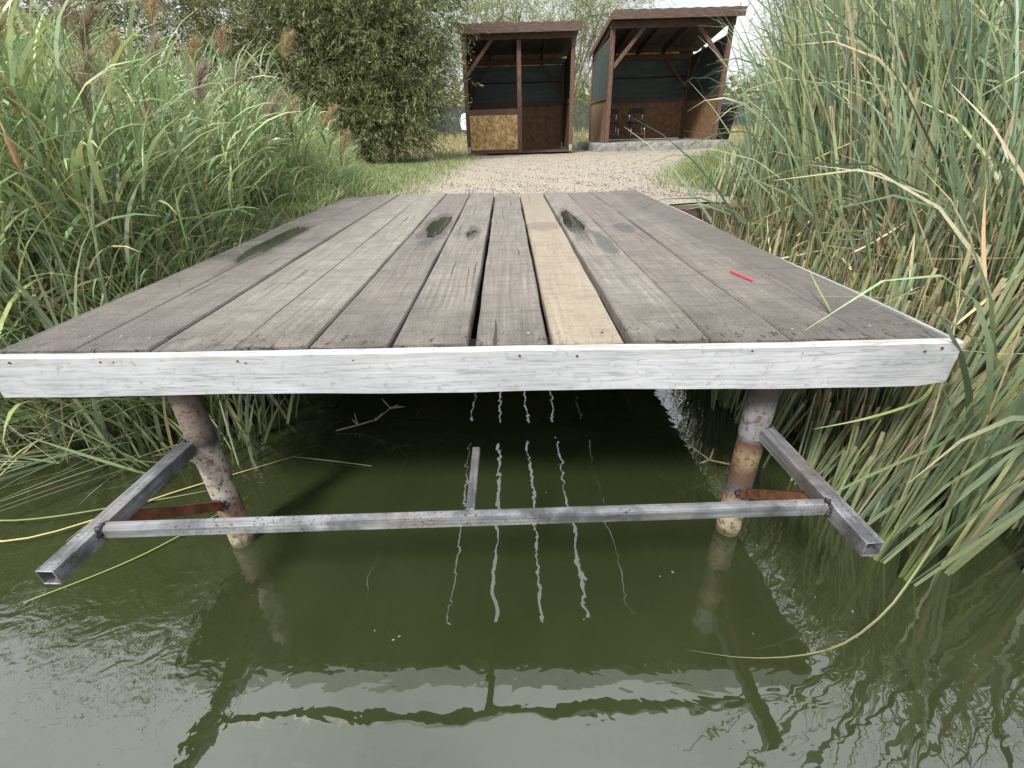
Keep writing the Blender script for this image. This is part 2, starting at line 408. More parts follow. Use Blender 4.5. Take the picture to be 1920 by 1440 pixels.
# ------------------------------------------------------------------ terrain
def smooth01(x): x = np.clip(x, 0, 1); return x * x * (3 - 2 * x)
def shore(x):
    x = np.asarray(x, float)
    y = np.full_like(x, 3.75)
    y = np.where(x < -1.6, 3.75 - 1.55 * smooth01((-1.6 - x) / 1.6), y)
    y = np.where(x > 1.5, 3.75 - 2.3 * smooth01((x - 1.5) / 1.3), y)
    return y
def height(x, y):
    x = np.asarray(x, float); y = np.asarray(y, float)
    d = y - shore(x)
    h = -1.35 + 1.31 * smooth01((d + .45) / .62)
    rise = np.clip(y - 16.5, 0, 40) * .022
    rough = .02 * np.sin(x * 2.3 + 1.1 * y) * np.sin(y * 1.7 - .6 * x)
    far = np.clip((y - 4.5) / 2, 0, 1)
    return h + rise + rough * far * np.where((np.abs(x - 1.5) < 3.5) & (y < 17), 0.15, 1) - .012
def build_ground():
    xs = np.unique(np.concatenate([np.linspace(-220, -14, 14), np.linspace(-14, 14, 170), np.linspace(14, 220, 14)]))
    ys = np.unique(np.concatenate([np.linspace(-220, -6, 10), np.linspace(-6, .5, 8), np.linspace(.5, 9, 110), np.linspace(9, 40, 60), np.linspace(40, 320, 14)]))
    X, Y = np.meshgrid(xs, ys); Z = height(X, Y)
    V = np.stack([X, Y, Z], -1).reshape(-1, 3); nx = len(xs); ny = len(ys)
    i = np.arange(ny - 1)[:, None] * nx + np.arange(nx - 1)[None]; i = i.ravel()
    F = np.stack([i, i + 1, i + nx + 1, i + nx], 1)
    me = np_mesh('ground', V, F, np.ones((len(V), 3)), M['ground']); tag(link('ground', me), kind='structure')
    me = bpy.data.meshes.new('water')
    me.from_pydata([(-200, -200, WZ), (200, -200, WZ), (200, 4.4, WZ), (-200, 4.4, WZ)], [], [(0, 1, 2, 3)]); me.materials.append(M['water'])
    tag(link('water', me), kind='structure')
build_ground()

def gravel_edge(y):
    """left and right edge of the gravel at distance y"""
    l = np.interp(y, [4.2, 5, 6.7, 9, 12.2, 13.2, 15.2], [-1.35, -1.30, -1.22, -1.2, -1.12, -1.0, -.85])
    r = np.interp(y, [3.75, 4.6, 5.4, 6.5, 8.2, 11.7, 13.2, 15.2], [1.95, 1.98, 2.05, 2.4, 3.3, 5.2, 5.6, 1.7])
    return l, r
def build_gravel():
    V = []; F = []; ys = np.linspace(3.9, 15.1, 70); nx = 26
    for y in ys:
        l, r = gravel_edge(y)
        l += .10 * math.sin(y * 3.1) + .06 * math.sin(y * 7.7); r += .10 * math.sin(y * 2.7) + .07 * math.sin(y * 6.3)
        for k in range(nx):
            x = l + (r - l) * k / (nx - 1); e = min(k, nx - 1 - k)
            V.append((x, y, float(height(x, y)) + (.012 if e else -.01) + .006 * math.sin(9 * x + 5 * y)))
    for j in range(len(ys) - 1):
        for k in range(nx - 1):
            a = j * nx + k; F.append((a, a + 1, a + nx + 1, a + nx))
    me = np_mesh('gravel_path', np.array(V), np.array(F), np.ones((len(V), 3)), M['gravel'])
    tag(link('gravel_path', me), kind='structure')
    # loose stones lying on it: nobody could count them
    n = 9000
    y = 4.3 + (13.2 - 4.3) * rng.random(n) ** 1.6; l, r = gravel_edge(y); x = l - .1 + (r - l + .2) * rng.random(n)
    s = .004 + .008 * rng.random(n) ** 2; z = height(x, y) + .016
    octa = np.array([(1, 0, 0), (0, 1, 0), (-1, 0, 0), (0, -1, 0), (0, 0, .7), (0, 0, -.7)])
    th = rng.random(n) * 6.28; ct, st = np.cos(th), np.sin(th)
    jit = 1 + .5 * (rng.random((n, 6, 3)) - .5)
    P = octa[None] * jit * s[:, None, None] * np.array([1.3, 1, .8])
    X = P[..., 0] * ct[:, None] - P[..., 1] * st[:, None] + x[:, None]; Y = P[..., 0] * st[:, None] + P[..., 1] * ct[:, None] + y[:, None]
    V = np.stack([X, Y, P[..., 2] + z[:, None]], -1).reshape(-1, 3)
    f = np.array([(0, 1, 4), (1, 2, 4), (2, 3, 4), (3, 0, 4), (1, 0, 5), (2, 1, 5), (3, 2, 5), (0, 3, 5)])
    F = (f[None] + 6 * np.arange(n)[:, None, None]).reshape(-1, 3)
    c = np.array([.31, .27, .225])[None] * (.45 + .95 * rng.random((n, 1))); c = np.repeat(c, 6, 0)
    tag(link('loose_gravel', np_mesh('loose_gravel', V, F, c, M['dry'], False)), kind='stuff')
build_gravel()

# ------------------------------------------------------------------ the jetty
SL = -.0275                                       # the front edge runs slightly askew
def fy(x): return 1.112 + SL * (x - 0.0)          # front face of the front board
jet = thing('wooden_jetty', 'low wooden jetty of grey planks with white painted front board on steel pipe posts', 'jetty', (0, 2.8, 0))
edges = [-1.405, -1.203, -.985, -.752, -.546, -.323, -.108, .105, .312, .527, .737, .945, 1.140]
farx = [-1.47, -1.222, -1.003, -.772, -.558, -.334, -.113, .108, .316, .525, .741, .955, 1.165]
gapn = [0, .004, .006, .010, .005, .012, .020, .014, .022, .010, .004, .005, 0]
gapf = [0, .005, .005, .007, .005, .008, .014, .012, .010, .008, .004, .005, 0]
fary = [4.68, 4.69, 4.70, 4.66, 4.64, 4.60, 4.55, 4.50, 4.49, 4.48, 4.47, 4.54]
zoff = [.0, .002, -.003, .002, -.002, .003, 0, -.002, .003, -.003, .001, -.004]
def plank(i):
    mb = MB(); st = 22; T = .042
    y0 = fy((edges[i] + edges[i + 1]) / 2) + .033 + [.012, .005, .0, .002, .001, .003, 0, .001, 0, .002, .003, .006][i]; y1 = fary[i]
    ph = random.random() * 9
    for k in range(st + 1):
        t = k / st; y = y0 + (y1 - y0) * t
        xl = edges[i] * (1 - t) + farx[i] * t + (gapn[i] * (1 - t) + gapf[i] * t) / 2
        xr = edges[i + 1] * (1 - t) + farx[i + 1] * t - (gapn[i + 1] * (1 - t) + gapf[i + 1] * t) / 2
        xl += .0016 * math.sin(ph + 5 * y) + .001 * math.sin(ph + 17 * y); xr += .0016 * math.sin(ph * 2 + 6 * y) + .001 * math.sin(ph + 15 * y)
        z = zoff[i] + .0015 * math.sin(ph + 2.2 * y); c = .004; cup = -.0015
        xm = (xl + xr) / 2
        row = [(xl, -T), (xl, -c * 1.4), (xl + c, 0), ((xl + xm) / 2, cup), (xm, cup * 1.3), ((xr + xm) / 2, cup), (xr - c, 0), (xr, -c * 1.4), (xr, -T)]
        sk = SL * .0
        mb.v += [(x, y + (SL * (x - xm) if k == 0 else 0) + (.003 * math.sin(40 * x + ph) if k == 0 else 0), z + dz) for x, dz in row]
    n = 9
    for k in range(st):
        for j in range(n):
            a = k * n + j; bq = k * n + (j + 1) % n; mb.f.append((a, bq, bq + n, a + n))
    mb.f.append(tuple(range(n))); mb.f.append(tuple(st * n + j for j in range(n)))
    new = i == 7
    o = mb.build('plank', M['newplank'] if new else M['plank'], jet)
    for yy in (y0 + .085, 2.86, 4.24):
        for fx in (.24, .77):
            if random.random() < .35: continue
            t = (yy - y0) / (y1 - y0); X = (edges[i] + (edges[i + 1] - edges[i]) * fx) * (1 - t) + (farx[i] + (farx[i + 1] - farx[i]) * fx) * t; q = random.gauss(0, .012)
            MB().tube([(X + q, yy + q, zoff[i] - .004), (X + q, yy + q, zoff[i] - .0006)], .0042, 8).build('screw_head', M['zinc'] if random.random() < .5 else M['rust'], o, origin=(X + q, yy + q, zoff[i]))
    if new: o['label'] = 'pale new plank, the only unweathered one'
for i in range(12): plank(i)
# nail and screw heads of the planks stay on one mesh per row as small discs of one part
def front_board():
    mb = MB(); n = 40; xs = [-1.425 + (1.150 + 1.425) * k / n for k in range(n + 1)]
    for k, x in enumerate(xs):
        y = fy(x); w = .0016 * math.sin(7 * x) + .001 * math.sin(23 * x + 1)
        zt = -.002 + .0012 * math.sin(5 * x + 2); zb = -.122 - .006 * (x + 1.4) / 2.6 * 1.0 + .0015 * math.sin(6 * x)
        if k == n: zb += .012
        mb.v += [(x, y + w, zb), (x, y + w, zt - .005), (x, y + w + .005, zt), (x, y + w + .024, zt), (x, y + .028, zt - .004), (x, y + .028, zb)]
    for k in range(n):
        for j in range(6):
            a = k * 6 + j; b = k * 6 + (j + 1) % 6; mb.f.append((a, b, b + 6, a + 6))
    mb.f.append(tuple(range(6))); mb.f.append(tuple(n * 6 + j for j in range(6)))
    o = mb.build('front_board', M['paint'], jet)
    o['label'] = 'white painted board along the water end'
    # rusty screw heads along its upper edge
    for x in [-1.35, -1.10, -1.065, -.73, -.71, -.42, .02, .17, .62, .735, .75, 1.06, 1.10]:
        s = MB(); z = -.022 + random.uniform(-.006, .006) if x not in (-.55, .93, .33) else -.10; y = fy(x) - .0006; q = random.uniform(.002, .0034)
        s.tube([(x, y + .003, z), (x, y - .0012, z)], q, 8)
        s.build('screw_head', M['rust'], o, origin=(x, y, z))
front_board()
def side_board(side):
    mb = MB(); n = 30; sg = -1 if side < 0 else 1
    for k in range(n + 1):
        t = k / n; y = (fy(1.1) if sg > 0 else fy(-1.4)) + .031 + 3.40 * t
        base = (edges[-1] * (1 - t) + farx[-1] * t) if sg > 0 else (edges[0] * (1 - t) + farx[0] * t)
        bow = (.004 + .012 * math.exp(-((t - .12) / .14) ** 2)) if sg > 0 else .001
        x0 = base + sg * bow; x1 = x0 + sg * (.020 if sg > 0 else .012); zt = (-.010 if sg > 0 else -.001) + .003 * math.sin(11 * t + 1); zb = -.115
        mb.v += [(x0, y, zb), (x0, y, zt), (x1, y, zt - .004), (x1, y, zb)]
    for k in range(n):
        for j in range(4):
            a = k * 4 + j; b = k * 4 + (j + 1) % 4; mb.f.append((a, b, b + 4, a + 4))
    mb.f += [(0, 1, 2, 3), (n * 4, n * 4 + 3, n * 4 + 2, n * 4 + 1)]
    o = mb.build('side_board', M['paint'], jet)
side_board(-1); side_board(1)
for x in (-1.34, 1.075):
    MB().box(x - .03, x + .03, 1.20, 4.4, -.14, -.045).build('joist', M['beam'], jet, bevel=.004)
for y0, y1 in ((1.178, 1.30), (2.78, 2.93), (4.18, 4.30)):
    MB().box(-1.305, 1.04, y0, y1, -.15, -.0455).build('cross_beam', M['beam'], jet, bevel=.004)
# steel posts with the welded step bracket
PL = (-.982, 1.225); PR = (.752, 1.215)
def jit_tube(mb, x, y, z0, z1, r, n=20, st=26, lean=0):
    vs = []
    for k in range(st + 1):
        z = z0 + (z1 - z0) * k / st
        for a in range(n):
            t = 2 * math.pi * a / n; q = r * (1 + .018 * math.sin(3 * t + 19 * z) * math.sin(31 * z + t))
            vs.append((x + q * math.cos(t) + lean * (z - z1), y + q * math.sin(t), z))
    mb.add(vs, [(k * n + a, k * n + (a + 1) % n, (k + 1) * n + (a + 1) % n, (k + 1) * n + a) for k in range(st) for a in range(n)])
posts = []
for nm, (x, y), mat in (('l', PL, M['postL']), ('r', PR, M['postR'])):
    mb = MB(); jit_tube(mb, x, y, -1.5, -.15, .0405)
    if nm == 'r':
        jit_tube(mb, x, y, -.362, -.151, .0435)
    o = mb.build('steel_post', mat, jet, smooth=True)
    o['label'] = 'pale rust-spotted pipe post' if nm == 'l' else 'pipe post with grey collar and flaking rust'
    posts.append(o)
def weld(p, r, parent, k=9, ax=0):
    mb = MB()
    for i in range(k):
        t = 2 * math.pi * i / k
        d = Vector((math.cos(t), 0, math.sin(t))) if ax == 0 else Vector((0, math.cos(t), math.sin(t)))
        c = Vector(p) + d * r; q = random.uniform(.006, .011)
        mb.tube([c - Vector((0, q, 0)) * .8, c + Vector((0, 0, q * .3)), c + Vector((0, q, 0)) * .8], [q * .5, q, q * .5], 7)
    mb.build('weld_bead', M['weld'], parent, smooth=True)
A = .042; ZA = -.338
arms = []
for (px, py), x0, x1, ye in ((PL, -1.005, -1.030, .712), (PR, .772, .789, .728)):
    mb = MB().bar((x0, py - .028, ZA), (x1, ye, ZA), A, A, hollow=.003)
    arms.append(mb.build('bracket_arm', M['steel'], jet, bevel=.0012))
weld((-1.0, 1.193, ZA), .026, posts[0]); weld((.768, 1.183, ZA), .026, posts[1])
xl0, xr0 = -1.030 + .024 + .002, .784 - .024
cb = MB().bar((xl0, .846, ZA + .006), (xr0, .858, ZA + .006), .030, .030).build('crossbar', M['steelx'], jet, bevel=.003, seg=2)
weld((xl0, .846, ZA + .005), .016, arms[0], 8, 1); weld((xr0, .858, ZA + .005), .016, arms[1], 8, 1)
MB().bar((-.113, .868, ZA + .010), (-.112, 1.124, ZA + .012), .022, .020).build('stub_bar', M['steel'], jet, bevel=.002)
for (px, py), xa, ya in ((PL, -1.018, .93), (PR, .779, .93)):
    d = Vector((xa, ya, ZA - A / 2 - .012)); p = Vector((px + (.0), py - .036, -.575))
    br = MB().bar(p, d, .028, .030).build('rusty_brace', M['rust'], jet, bevel=.003)
    weld(tuple(p), .020, br, 8)

# water standing in the cupped boards
def puddle(name, cx, cy, rx, ry, label, rot=0, seed=0, z=.0018):
    r = random.Random(seed); n = 72; ph = [r.random() * 6.28 for _ in range(4)]
    bm = bmesh.new(); c = bm.verts.new((0, 0, 0)); vs = []
    for k in range(n):
        t = 2 * math.pi * k / n; q = 1 + .13 * math.sin(2 * t + ph[0]) + .10 * math.sin(3 * t + ph[1]) + .07 * math.sin(5 * t + ph[2]) + .05 * math.sin(9 * t + ph[3]) + r.uniform(-.06, .06)
        x, y = q * rx * math.cos(t), (q + r.uniform(-.05, .05)) * ry * math.sin(t)
        vs.append(bm.verts.new((x * math.cos(rot) - y * math.sin(rot), x * math.sin(rot) + y * math.cos(rot), -.0022)))
    ins = [bm.verts.new((v.co.x * .9, v.co.y * .9, 0)) for v in vs]
    for k in range(n):
        bm.faces.new((vs[k], vs[(k + 1) % n], ins[(k + 1) % n], ins[k])); bm.faces.new((ins[k], ins[(k + 1) % n], c))
    me = bpy.data.meshes.new(name); bmesh.ops.recalc_face_normals(bm, faces=bm.faces); bm.to_mesh(me); bm.free(); me.materials.append(M['puddle']); me.shade_smooth()
    o = link(name, me, None, (cx, cy, z)); return tag(o, label, 'puddle')
puddle('puddle', -.425, 2.98, .050, .36, 'dark puddle with bright glints on the plank left of the narrow knotty plank', 0, 1, .0028)
puddle('puddle', -.205, 2.68, .026, .10, 'smallest puddle, a short wet hollow in the plank beside the dark glinting puddle', 0, 2, .0036)
puddle('puddle', .385, 2.98, .046, .46, 'long dark puddle on the plank right of the pale new plank', 0, 3, .0036)
puddle('puddle', -1.265, 2.63, .060, .50, 'long brownish green puddle along the reed-side edge of the jetty', .04, 4, .0026)

# small things on the boards
mb = MB(); p0 = Vector((.846, 1.775, .0048)); p1 = Vector((.868, 1.640, .0048)); mb.tube([p0, p1], .0036, 6)
tag(mb.build('red_stick', M['red'], None, origin=(.857, 1.707, .0048)), 'short red plastic stick lying on the right half of the jetty', 'stick')

# ------------------------------------------------------------------ leaf ribbons
def ribbons(base, az, th0, bend, L, W, col, tipcol=None, seg=6, p=1.6, side_az=None, twist=None, blunt=.12, az_drift=None, ts=.55):
    """N curved strap leaves: returns V,F,col.  th = angle from vertical"""
    n = len(base); t = np.linspace(0, 1, seg + 1)
    th = th0[:, None] + bend[:, None] * t[None] ** p
    a = az[:, None] + (0 if az_drift is None else az_drift[:, None] * t[None])
    d = np.stack([np.sin(th) * np.cos(a), np.sin(th) * np.sin(a), np.cos(th)], -1)
    step = (L / seg)[:, None, None]
    P = base[:, None] + np.concatenate([np.zeros((n, 1, 3)), np.cumsum((d[:, :-1] + d[:, 1:]) / 2 * step, 1)], 1)
    sa = rng.random(n) * 6.283 if side_az is None else side_az
    s = np.stack([np.cos(sa), np.sin(sa), np.zeros(n)], -1)[:, None] + np.zeros((n, seg + 1, 1))
    s = s - d * (s * d).sum(-1, keepdims=True); s /= np.linalg.norm(s, axis=-1, keepdims=True) + 1e-6
    if twist is not None:
        o = np.cross(d, s); tw = twist[:, None, None] * t[None, :, None]; s = s * np.cos(tw) + o * np.sin(tw)
    w = np.minimum(1, (1 - t) / .45 + blunt * .4) * np.minimum(1, .75 + t * 1.2)
    w = W[:, None] / 2 * w[None]
    V = np.stack([P - s * w[..., None], P + s * w[..., None]], 2).reshape(-1, 3)
    b = (np.arange(n)[:, None] * (seg + 1) + np.arange(seg)[None]).ravel() * 2
    F = np.stack([b, b + 1, b + 3, b + 2], 1)
    tc = col if tipcol is None else tipcol
    k = np.clip((t - ts) / (1 - ts), 0, 1)[None, :, None] ** 1.5
    cc = col[:, None] * (1 - k) + tc[:, None] * k
    cc = np.repeat(cc[:, :, None], 2, 2).reshape(-1, 3)
    return V, F, cc
class Soup:
    def __init__(s): s.V = []; s.F = []; s.C = []; s.n = 0
    def add(s, V, F, c): s.V.append(V); s.F.append(F + s.n); s.C.append(c); s.n += len(V); return s
    def mesh(s, name, mat): return np_mesh(name, np.concatenate(s.V), np.concatenate(s.F), np.concatenate(s.C), mat)
def pick(n, cols, w, jit=.18):
    cols = np.array(cols); i = rng.choice(len(cols), n, p=np.array(w) / sum(w))
    return cols[i] * (1 + jit * (rng.random((n, 1)) * 2 - 1)) * (1 + .06 * (rng.random((n, 3)) * 2 - 1))
U = lambda a, b, n: a + (b - a) * rng.random(n)

CAT = [(.215, .285, .165), (.17, .24, .155), (.27, .325, .175), (.10, .14, .08), (.33, .36, .16), (.54, .45, .29)]
CATW = [4, 3.5, 4, 2.5, 1.8, .8]
STRAW = [(.46, .38, .23), (.36, .28, .16), (.54, .47, .31), (.40, .27, .17)]

def sticks(n, pts0, dirs, L, r, col):
    """thin 3-sided stems"""
    d = dirs / np.linalg.norm(dirs, axis=1, keepdims=True)
    a = np.cross(d, np.array([.31, .2, .93])); a /= np.linalg.norm(a, axis=1, keepdims=True); b = np.cross(d, a)
    V = []
    for e in (0, 1):
        for k in range(3):
            t = 2.094 * k; V.append(pts0 + d * (L[:, None] * e) + (a * math.cos(t) + b * math.sin(t)) * r[:, None] * (1 if e == 0 else .7))
    V = np.stack(V, 1).reshape(-1, 3); q = np.arange(n)[:, None] * 6
    F = np.concatenate([np.concatenate([q + k, q + (k + 1) % 3, q + 3 + (k + 1) % 3, q + 3 + k], 1) for k in range(3)])
    return V, F, np.repeat(col, 6, 0)

def tube_soup(pts, rad, n=10):
    pts = np.array(pts, float); m = len(pts); d = np.gradient(pts, axis=0); d /= np.linalg.norm(d, axis=1, keepdims=True)
    a = np.cross(d, np.array([.3, 1, .1])); a /= np.linalg.norm(a, axis=1, keepdims=True); b = np.cross(d, a)
    t = np.arange(n) * 2 * math.pi / n
    V = pts[:, None] + (a[:, None] * np.cos(t)[None, :, None] + b[:, None] * np.sin(t)[None, :, None]) * np.array(rad)[:, None, None]
    i = (np.arange(m - 1)[:, None] * n + np.arange(n)[None]).ravel(); j = (np.arange(m - 1)[:, None] * n + (np.arange(n)[None] + 1) % n).ravel()
    return V.reshape(-1, 3), np.stack([i, j, j + n, i + n], 1)

# ------------------------------------------------------------------ cattail plants (right bank)
def cattail_mesh(k, tall=1.0, out=False):
    n = rng.integers(9, 15); s = Soup()
    base = np.stack([U(-.014, .014, n), U(-.014, .014, n), np.zeros(n)], 1)
    fan = rng.random() * 3.14; az = np.where(rng.random(n) < .5, fan, fan + math.pi) + U(-.7, .7, n)
    if out: fan = 0; az = U(-1.9, 1.9, n)
    L = U(1.15, 2.0, n) * tall; bend = U(.05, .85, n)
    if out: bend = U(.0, .4, n)
    fold = rng.random(n) < (.12 if out else .28); bend[fold] = U(1.1, 2.3, fold.sum())
    c = pick(n, CAT, CATW); tip = np.where(rng.random((n, 1)) < .3, np.array(STRAW[0])[None] * .9, c * 1.08)
    s.add(*ribbons(base, az, U(.03, .26, n), bend, L, U(.010, .0205, n) * (.78 if out else 1), c, tip, 9, 2.2, fan + 1.57 + U(-.6, .6, n), U(-1.2, 1.2, n), ts=.7))
    # pale overlapping sheaths at the foot
    m = 5; b2 = np.stack([U(-.010, .010, m), U(-.010, .010, m), np.full(m, -.05)], 1)
    s.add(*ribbons(b2, az[:m], U(.01, .08, m), U(0, .05, m), U(.25, .45, m), U(.012, .019, m), np.array([[.20, .235, .085]]) * U(.7, 1.25, m)[:, None], None, 3, 1, U(0, 6, m)))
    return s.mesh('cattail_plant', M['leaf'])
cat_variants = [cattail_mesh(k) for k in range(16)]
out_variants = [cattail_mesh(k, 1.0, True) for k in range(8)]

def right_top(x, y):
    """how tall the stand may be at (x, y): cut back in terraces beside the jetty, thinning towards the path"""
    x = np.asarray(x, float); y = np.asarray(y, float); a = x / y
    lim = .5 + y * np.interp(a, [.36, .41, .44, .465, .48, .50, .53], [-.10, -.055, -.02, .01, .08, .20, .34])
    off = x - np.interp(y, [1.0, 1.15, 4.2, 5], [1.15, 1.17, 1.2, 1.3])
    cut = np.interp(off, [-.3, 0, .02, .15, .30, .45, .60, .72], [-.18, -.17, -.06, .03, .11, .24, .55, 3.0])
    cut = np.where(y < 1.12, 3.0, cut)                       # in front of the jetty's end nothing was cut
    return np.minimum(lim, cut)

placed = []
def place_cat(x, y, h, rz, tilt=(0, 0), label=None, group=None, z=None, out=False):
    me = out_variants[rng.integers(8)] if out else cat_variants[rng.integers(len(cat_variants))]
    o = bpy.data.objects.new('cattail_plant', me); C.objects.link(o)
    o.location = (x, y, (max(float(height(x, y)), WZ - .12) if z is None else z)); o.rotation_euler = (tilt[0], tilt[1], rz); o.scale = (h, h, h)
    tag(o, label or 'uncut green cattail plant with long strap leaves in the stand right of the jetty', 'cattail', group or 'cattail plants right of the jetty')
    return o
# handset plants at the water's edge, seen from foot to tip
edge_plants = [(1.205, .985, .95, .2, (-.06, .14)), (1.165, 1.065, .85, 1.3, (-.05, .16)), (1.36, 1.02, 1.0, 2.2, (-.05, .16)), (1.34, 1.19, .85, .6, (-.1, .10)),
               (1.47, 1.12, 1.05, 1.9, (0, .1)), (1.30, 1.36, .55, .4, (0, .05)), (1.62, .99, 1.1, 2.8, (0, .06)), (1.60, 1.26, 1.1, .3, (-.1, .04)), (1.76, 1.10, 1.1, 1.0, (0, 0)), (1.85, 1.35, 1.15, 2.5, (0, 0))]
for x, y, h, rz, t in edge_plants:
    place_cat(x, y, h, (rz - 1.5) * .25 if x < 1.4 else rz, (t[0] * .5, max(t[1] * .45, .03)), 'cattail plant rooted in open water beside the white front board', 'cattail plants at the water edge', z=WZ - .08, out=x < 1.4)
for x, y, h, rz in ((1.02, 2.02, .42, .3), (1.08, 2.12, .40, 1.5)):
    place_cat(x, y, h, rz, (0, -.1), 'stunted cattail shoot growing up under the right side of the jetty', 'cattail shoots under the jetty', z=WZ - .05)
pts = []
tries = 0
while len(pts) < 300 and tries < 30000:
    tries += 1
    y = 1.15 + 7.5 * random.random() ** 1.5; x = y * random.uniform(.42, 1.25)
    if x < 1.62 or x > 6.2: continue
    top = float(right_top(x, y))
    z0 = max(float(height(x, y)), WZ - .1)
    if top - z0 < 1.05: continue
    if any((x - q[0]) ** 2 + (y - q[1]) ** 2 < (.006 + .002 * y) for q in pts): continue
    pts.append((x, y)); h = min(random.uniform(.8, 1.18), (top - z0) / 1.55)
    place_cat(x, y, h, random.random() * 6.28, (random.gauss(-.03, .10), random.gauss(-.04, .13) if x / y > .58 and x > 1.9 else random.gauss(.10, .06)))

def right_bed():
    """the rest of the stand: back rows and the leaves in between"""
    n = 26000
    y = 1.18 + 8.2 * rng.random(n) ** 1.35; x = y * np.where(rng.random(n) < .82, U(.36, 1.35, n), U(1.3, 1.95, n)); ok = (x > np.where(y < 3.2, .98, 1.24)) & (x < 8.0) & ~((x < 1.8) & (y > 3.1)) & ~((x < 1.14) & (y < 1.5)) & ~((x < 1.2) & (rng.random(n) < .35)); x, y = x[ok], y[ok]
    # shoots stand in tufts with water and mud showing between them
    tuft = rng.random(n if 0 else len(x)) < .8; cell = .15
    hx = np.floor(x / cell); hy = np.floor(y / cell); jx = np.sin(hx * 12.9898 + hy * 78.233) * 43758.5453; jy = np.sin(hx * 39.3468 + hy * 11.135) * 24634.6345
    jx -= np.floor(jx); jy -= np.floor(jy)
    x = np.where(tuft, (hx + .15 + .7 * jx) * cell + rng.normal(0, .018, len(x)), x); y = np.where(tuft, (hy + .15 + .7 * jy) * cell + rng.normal(0, .018, len(x)), y)
    gone = np.sin(hx * 7.31 + hy * 3.77) * 951.1357; gone -= np.floor(gone)
    ok = (gone > np.where((y < 2.2) & (x < 2.1), .45, .12)) & ~((y < 1.16)) & ~((x < 1.02)) & ~((x < 1.22) & (y > 3.1)); x, y = x[ok], y[ok]
    top = right_top(x, y); z0 = np.maximum(height(x, y), WZ - .05); ok = (top - z0 > .12); x, y, z0, top = x[ok], y[ok], z0[ok], top[ok]
    n = len(x); full = U(1.1, 2.1, n); L = np.minimum(full, (top - z0) * U(.75, 1.08, n)); cut = L < full - .05
    L = np.where(x < 1.25, np.minimum(L * .72, -.17 - z0), L); cut &= (x - 1.17 < .66) & (y < 5.0) & (y > 1.1)
    base = np.stack([x, y, z0 - .03], 1)
    bend = np.where(rng.random(n) < .19, U(.9, 2.4, n), U(.0, .75, n)); bend = np.where((x < 1.8) & (bend > .8), U(.1, .7, n), bend); bend = np.where(cut, U(0, .15, n), bend)
    az = np.where((rng.random(n) < .5) & (x / y > .56) & (x > 1.75), U(2.2, 3.9, n), U(-1.4, 1.4, n)); th = np.abs(rng.normal(0, .20, n)) + .02
    c = pick(n, CAT, CATW); tip = np.where(rng.random((n, 1)) < np.where(cut[:, None], .6, .28), np.array(STRAW[0])[None] * U(.7, 1.1, n)[:, None], c)
    W = U(.009, .022, n)
    s = Soup()
    a = ~cut
    s.add(*ribbons(base[a], az[a], th[a], bend[a], L[a], W[a], c[a], tip[a], 8, 2.0, None, U(-1.4, 1.4, a.sum()), ts=.7))
    tag(link('cattail_bed', s.mesh('cattail_bed', M['leaf'])), kind='stuff')
    s = Soup(); a = cut
    # cut stubs: blunt ribbons with straw-coloured ends
    V, F, cc = ribbons(base[a], az[a], th[a] * .8, bend[a], L[a] * U(.75, 1.12, a.sum()), W[a] * .62, c[a], tip[a], 8, 1.0, None, U(-.5, .5, a.sum()), blunt=3.0, ts=.9)
    s.add(V, F, cc)
    m = 1100; y = U(1.25, 3.3, m); x = 1.27 + U(0, .72, m) ** 1.2; z0 = np.maximum(height(x, y), WZ - .05)
    L = np.maximum(.12, np.minimum(right_top(x, y) - z0, 1.2) * U(.7, 1.0, m))
    V, F, cc = sticks(m, np.stack([x, y, z0], 1), np.stack([rng.normal(0, .1, m), rng.normal(0, .1, m), np.ones(m)], 1), L, U(.0025, .006, m), pick(m, STRAW + [(.16, .20, .08)], [1, .6, 1, .6, 4]))
    s.add(V, F, cc)
    tag(link('cut_stubble', s.mesh('cut_stubble', M['dry'])), kind='stuff')
    # broken dry leaves fallen across the stubble
    m = 1300; y = 1.25 + 3.9 * rng.random(m) ** 1.2; x = np.maximum(1.27, y * .5) + 1.3 * rng.random(m) ** 1.2
    off = x - 1.18; z = np.interp(off, [0, .3, .6, 1.5], [-.25, -.12, .05, .22]) + rng.normal(0, .14, m); z = np.maximum(z, height(x, y) + .02)
    d = np.where(x < 2.2, U(-1.4, 1.4, m), U(0, 6.28, m)); far_ = (y > 2.9) & (x < 2.1); x = np.where(far_, x + .8, x)
    s = Soup(); s.add(*ribbons(np.stack([x, y, z], 1), d, U(1.0, 1.75, m), U(-.6, .6, m), U(.10, .50, m), U(.004, .010, m), pick(m, STRAW + [(.2, .24, .09)], [2, 1, 2, 1, 1.5]), None, 4, 1.0))
    tag(link('straw_litter', s.mesh('straw_litter', M['dry'])), kind='stuff')
right_bed()

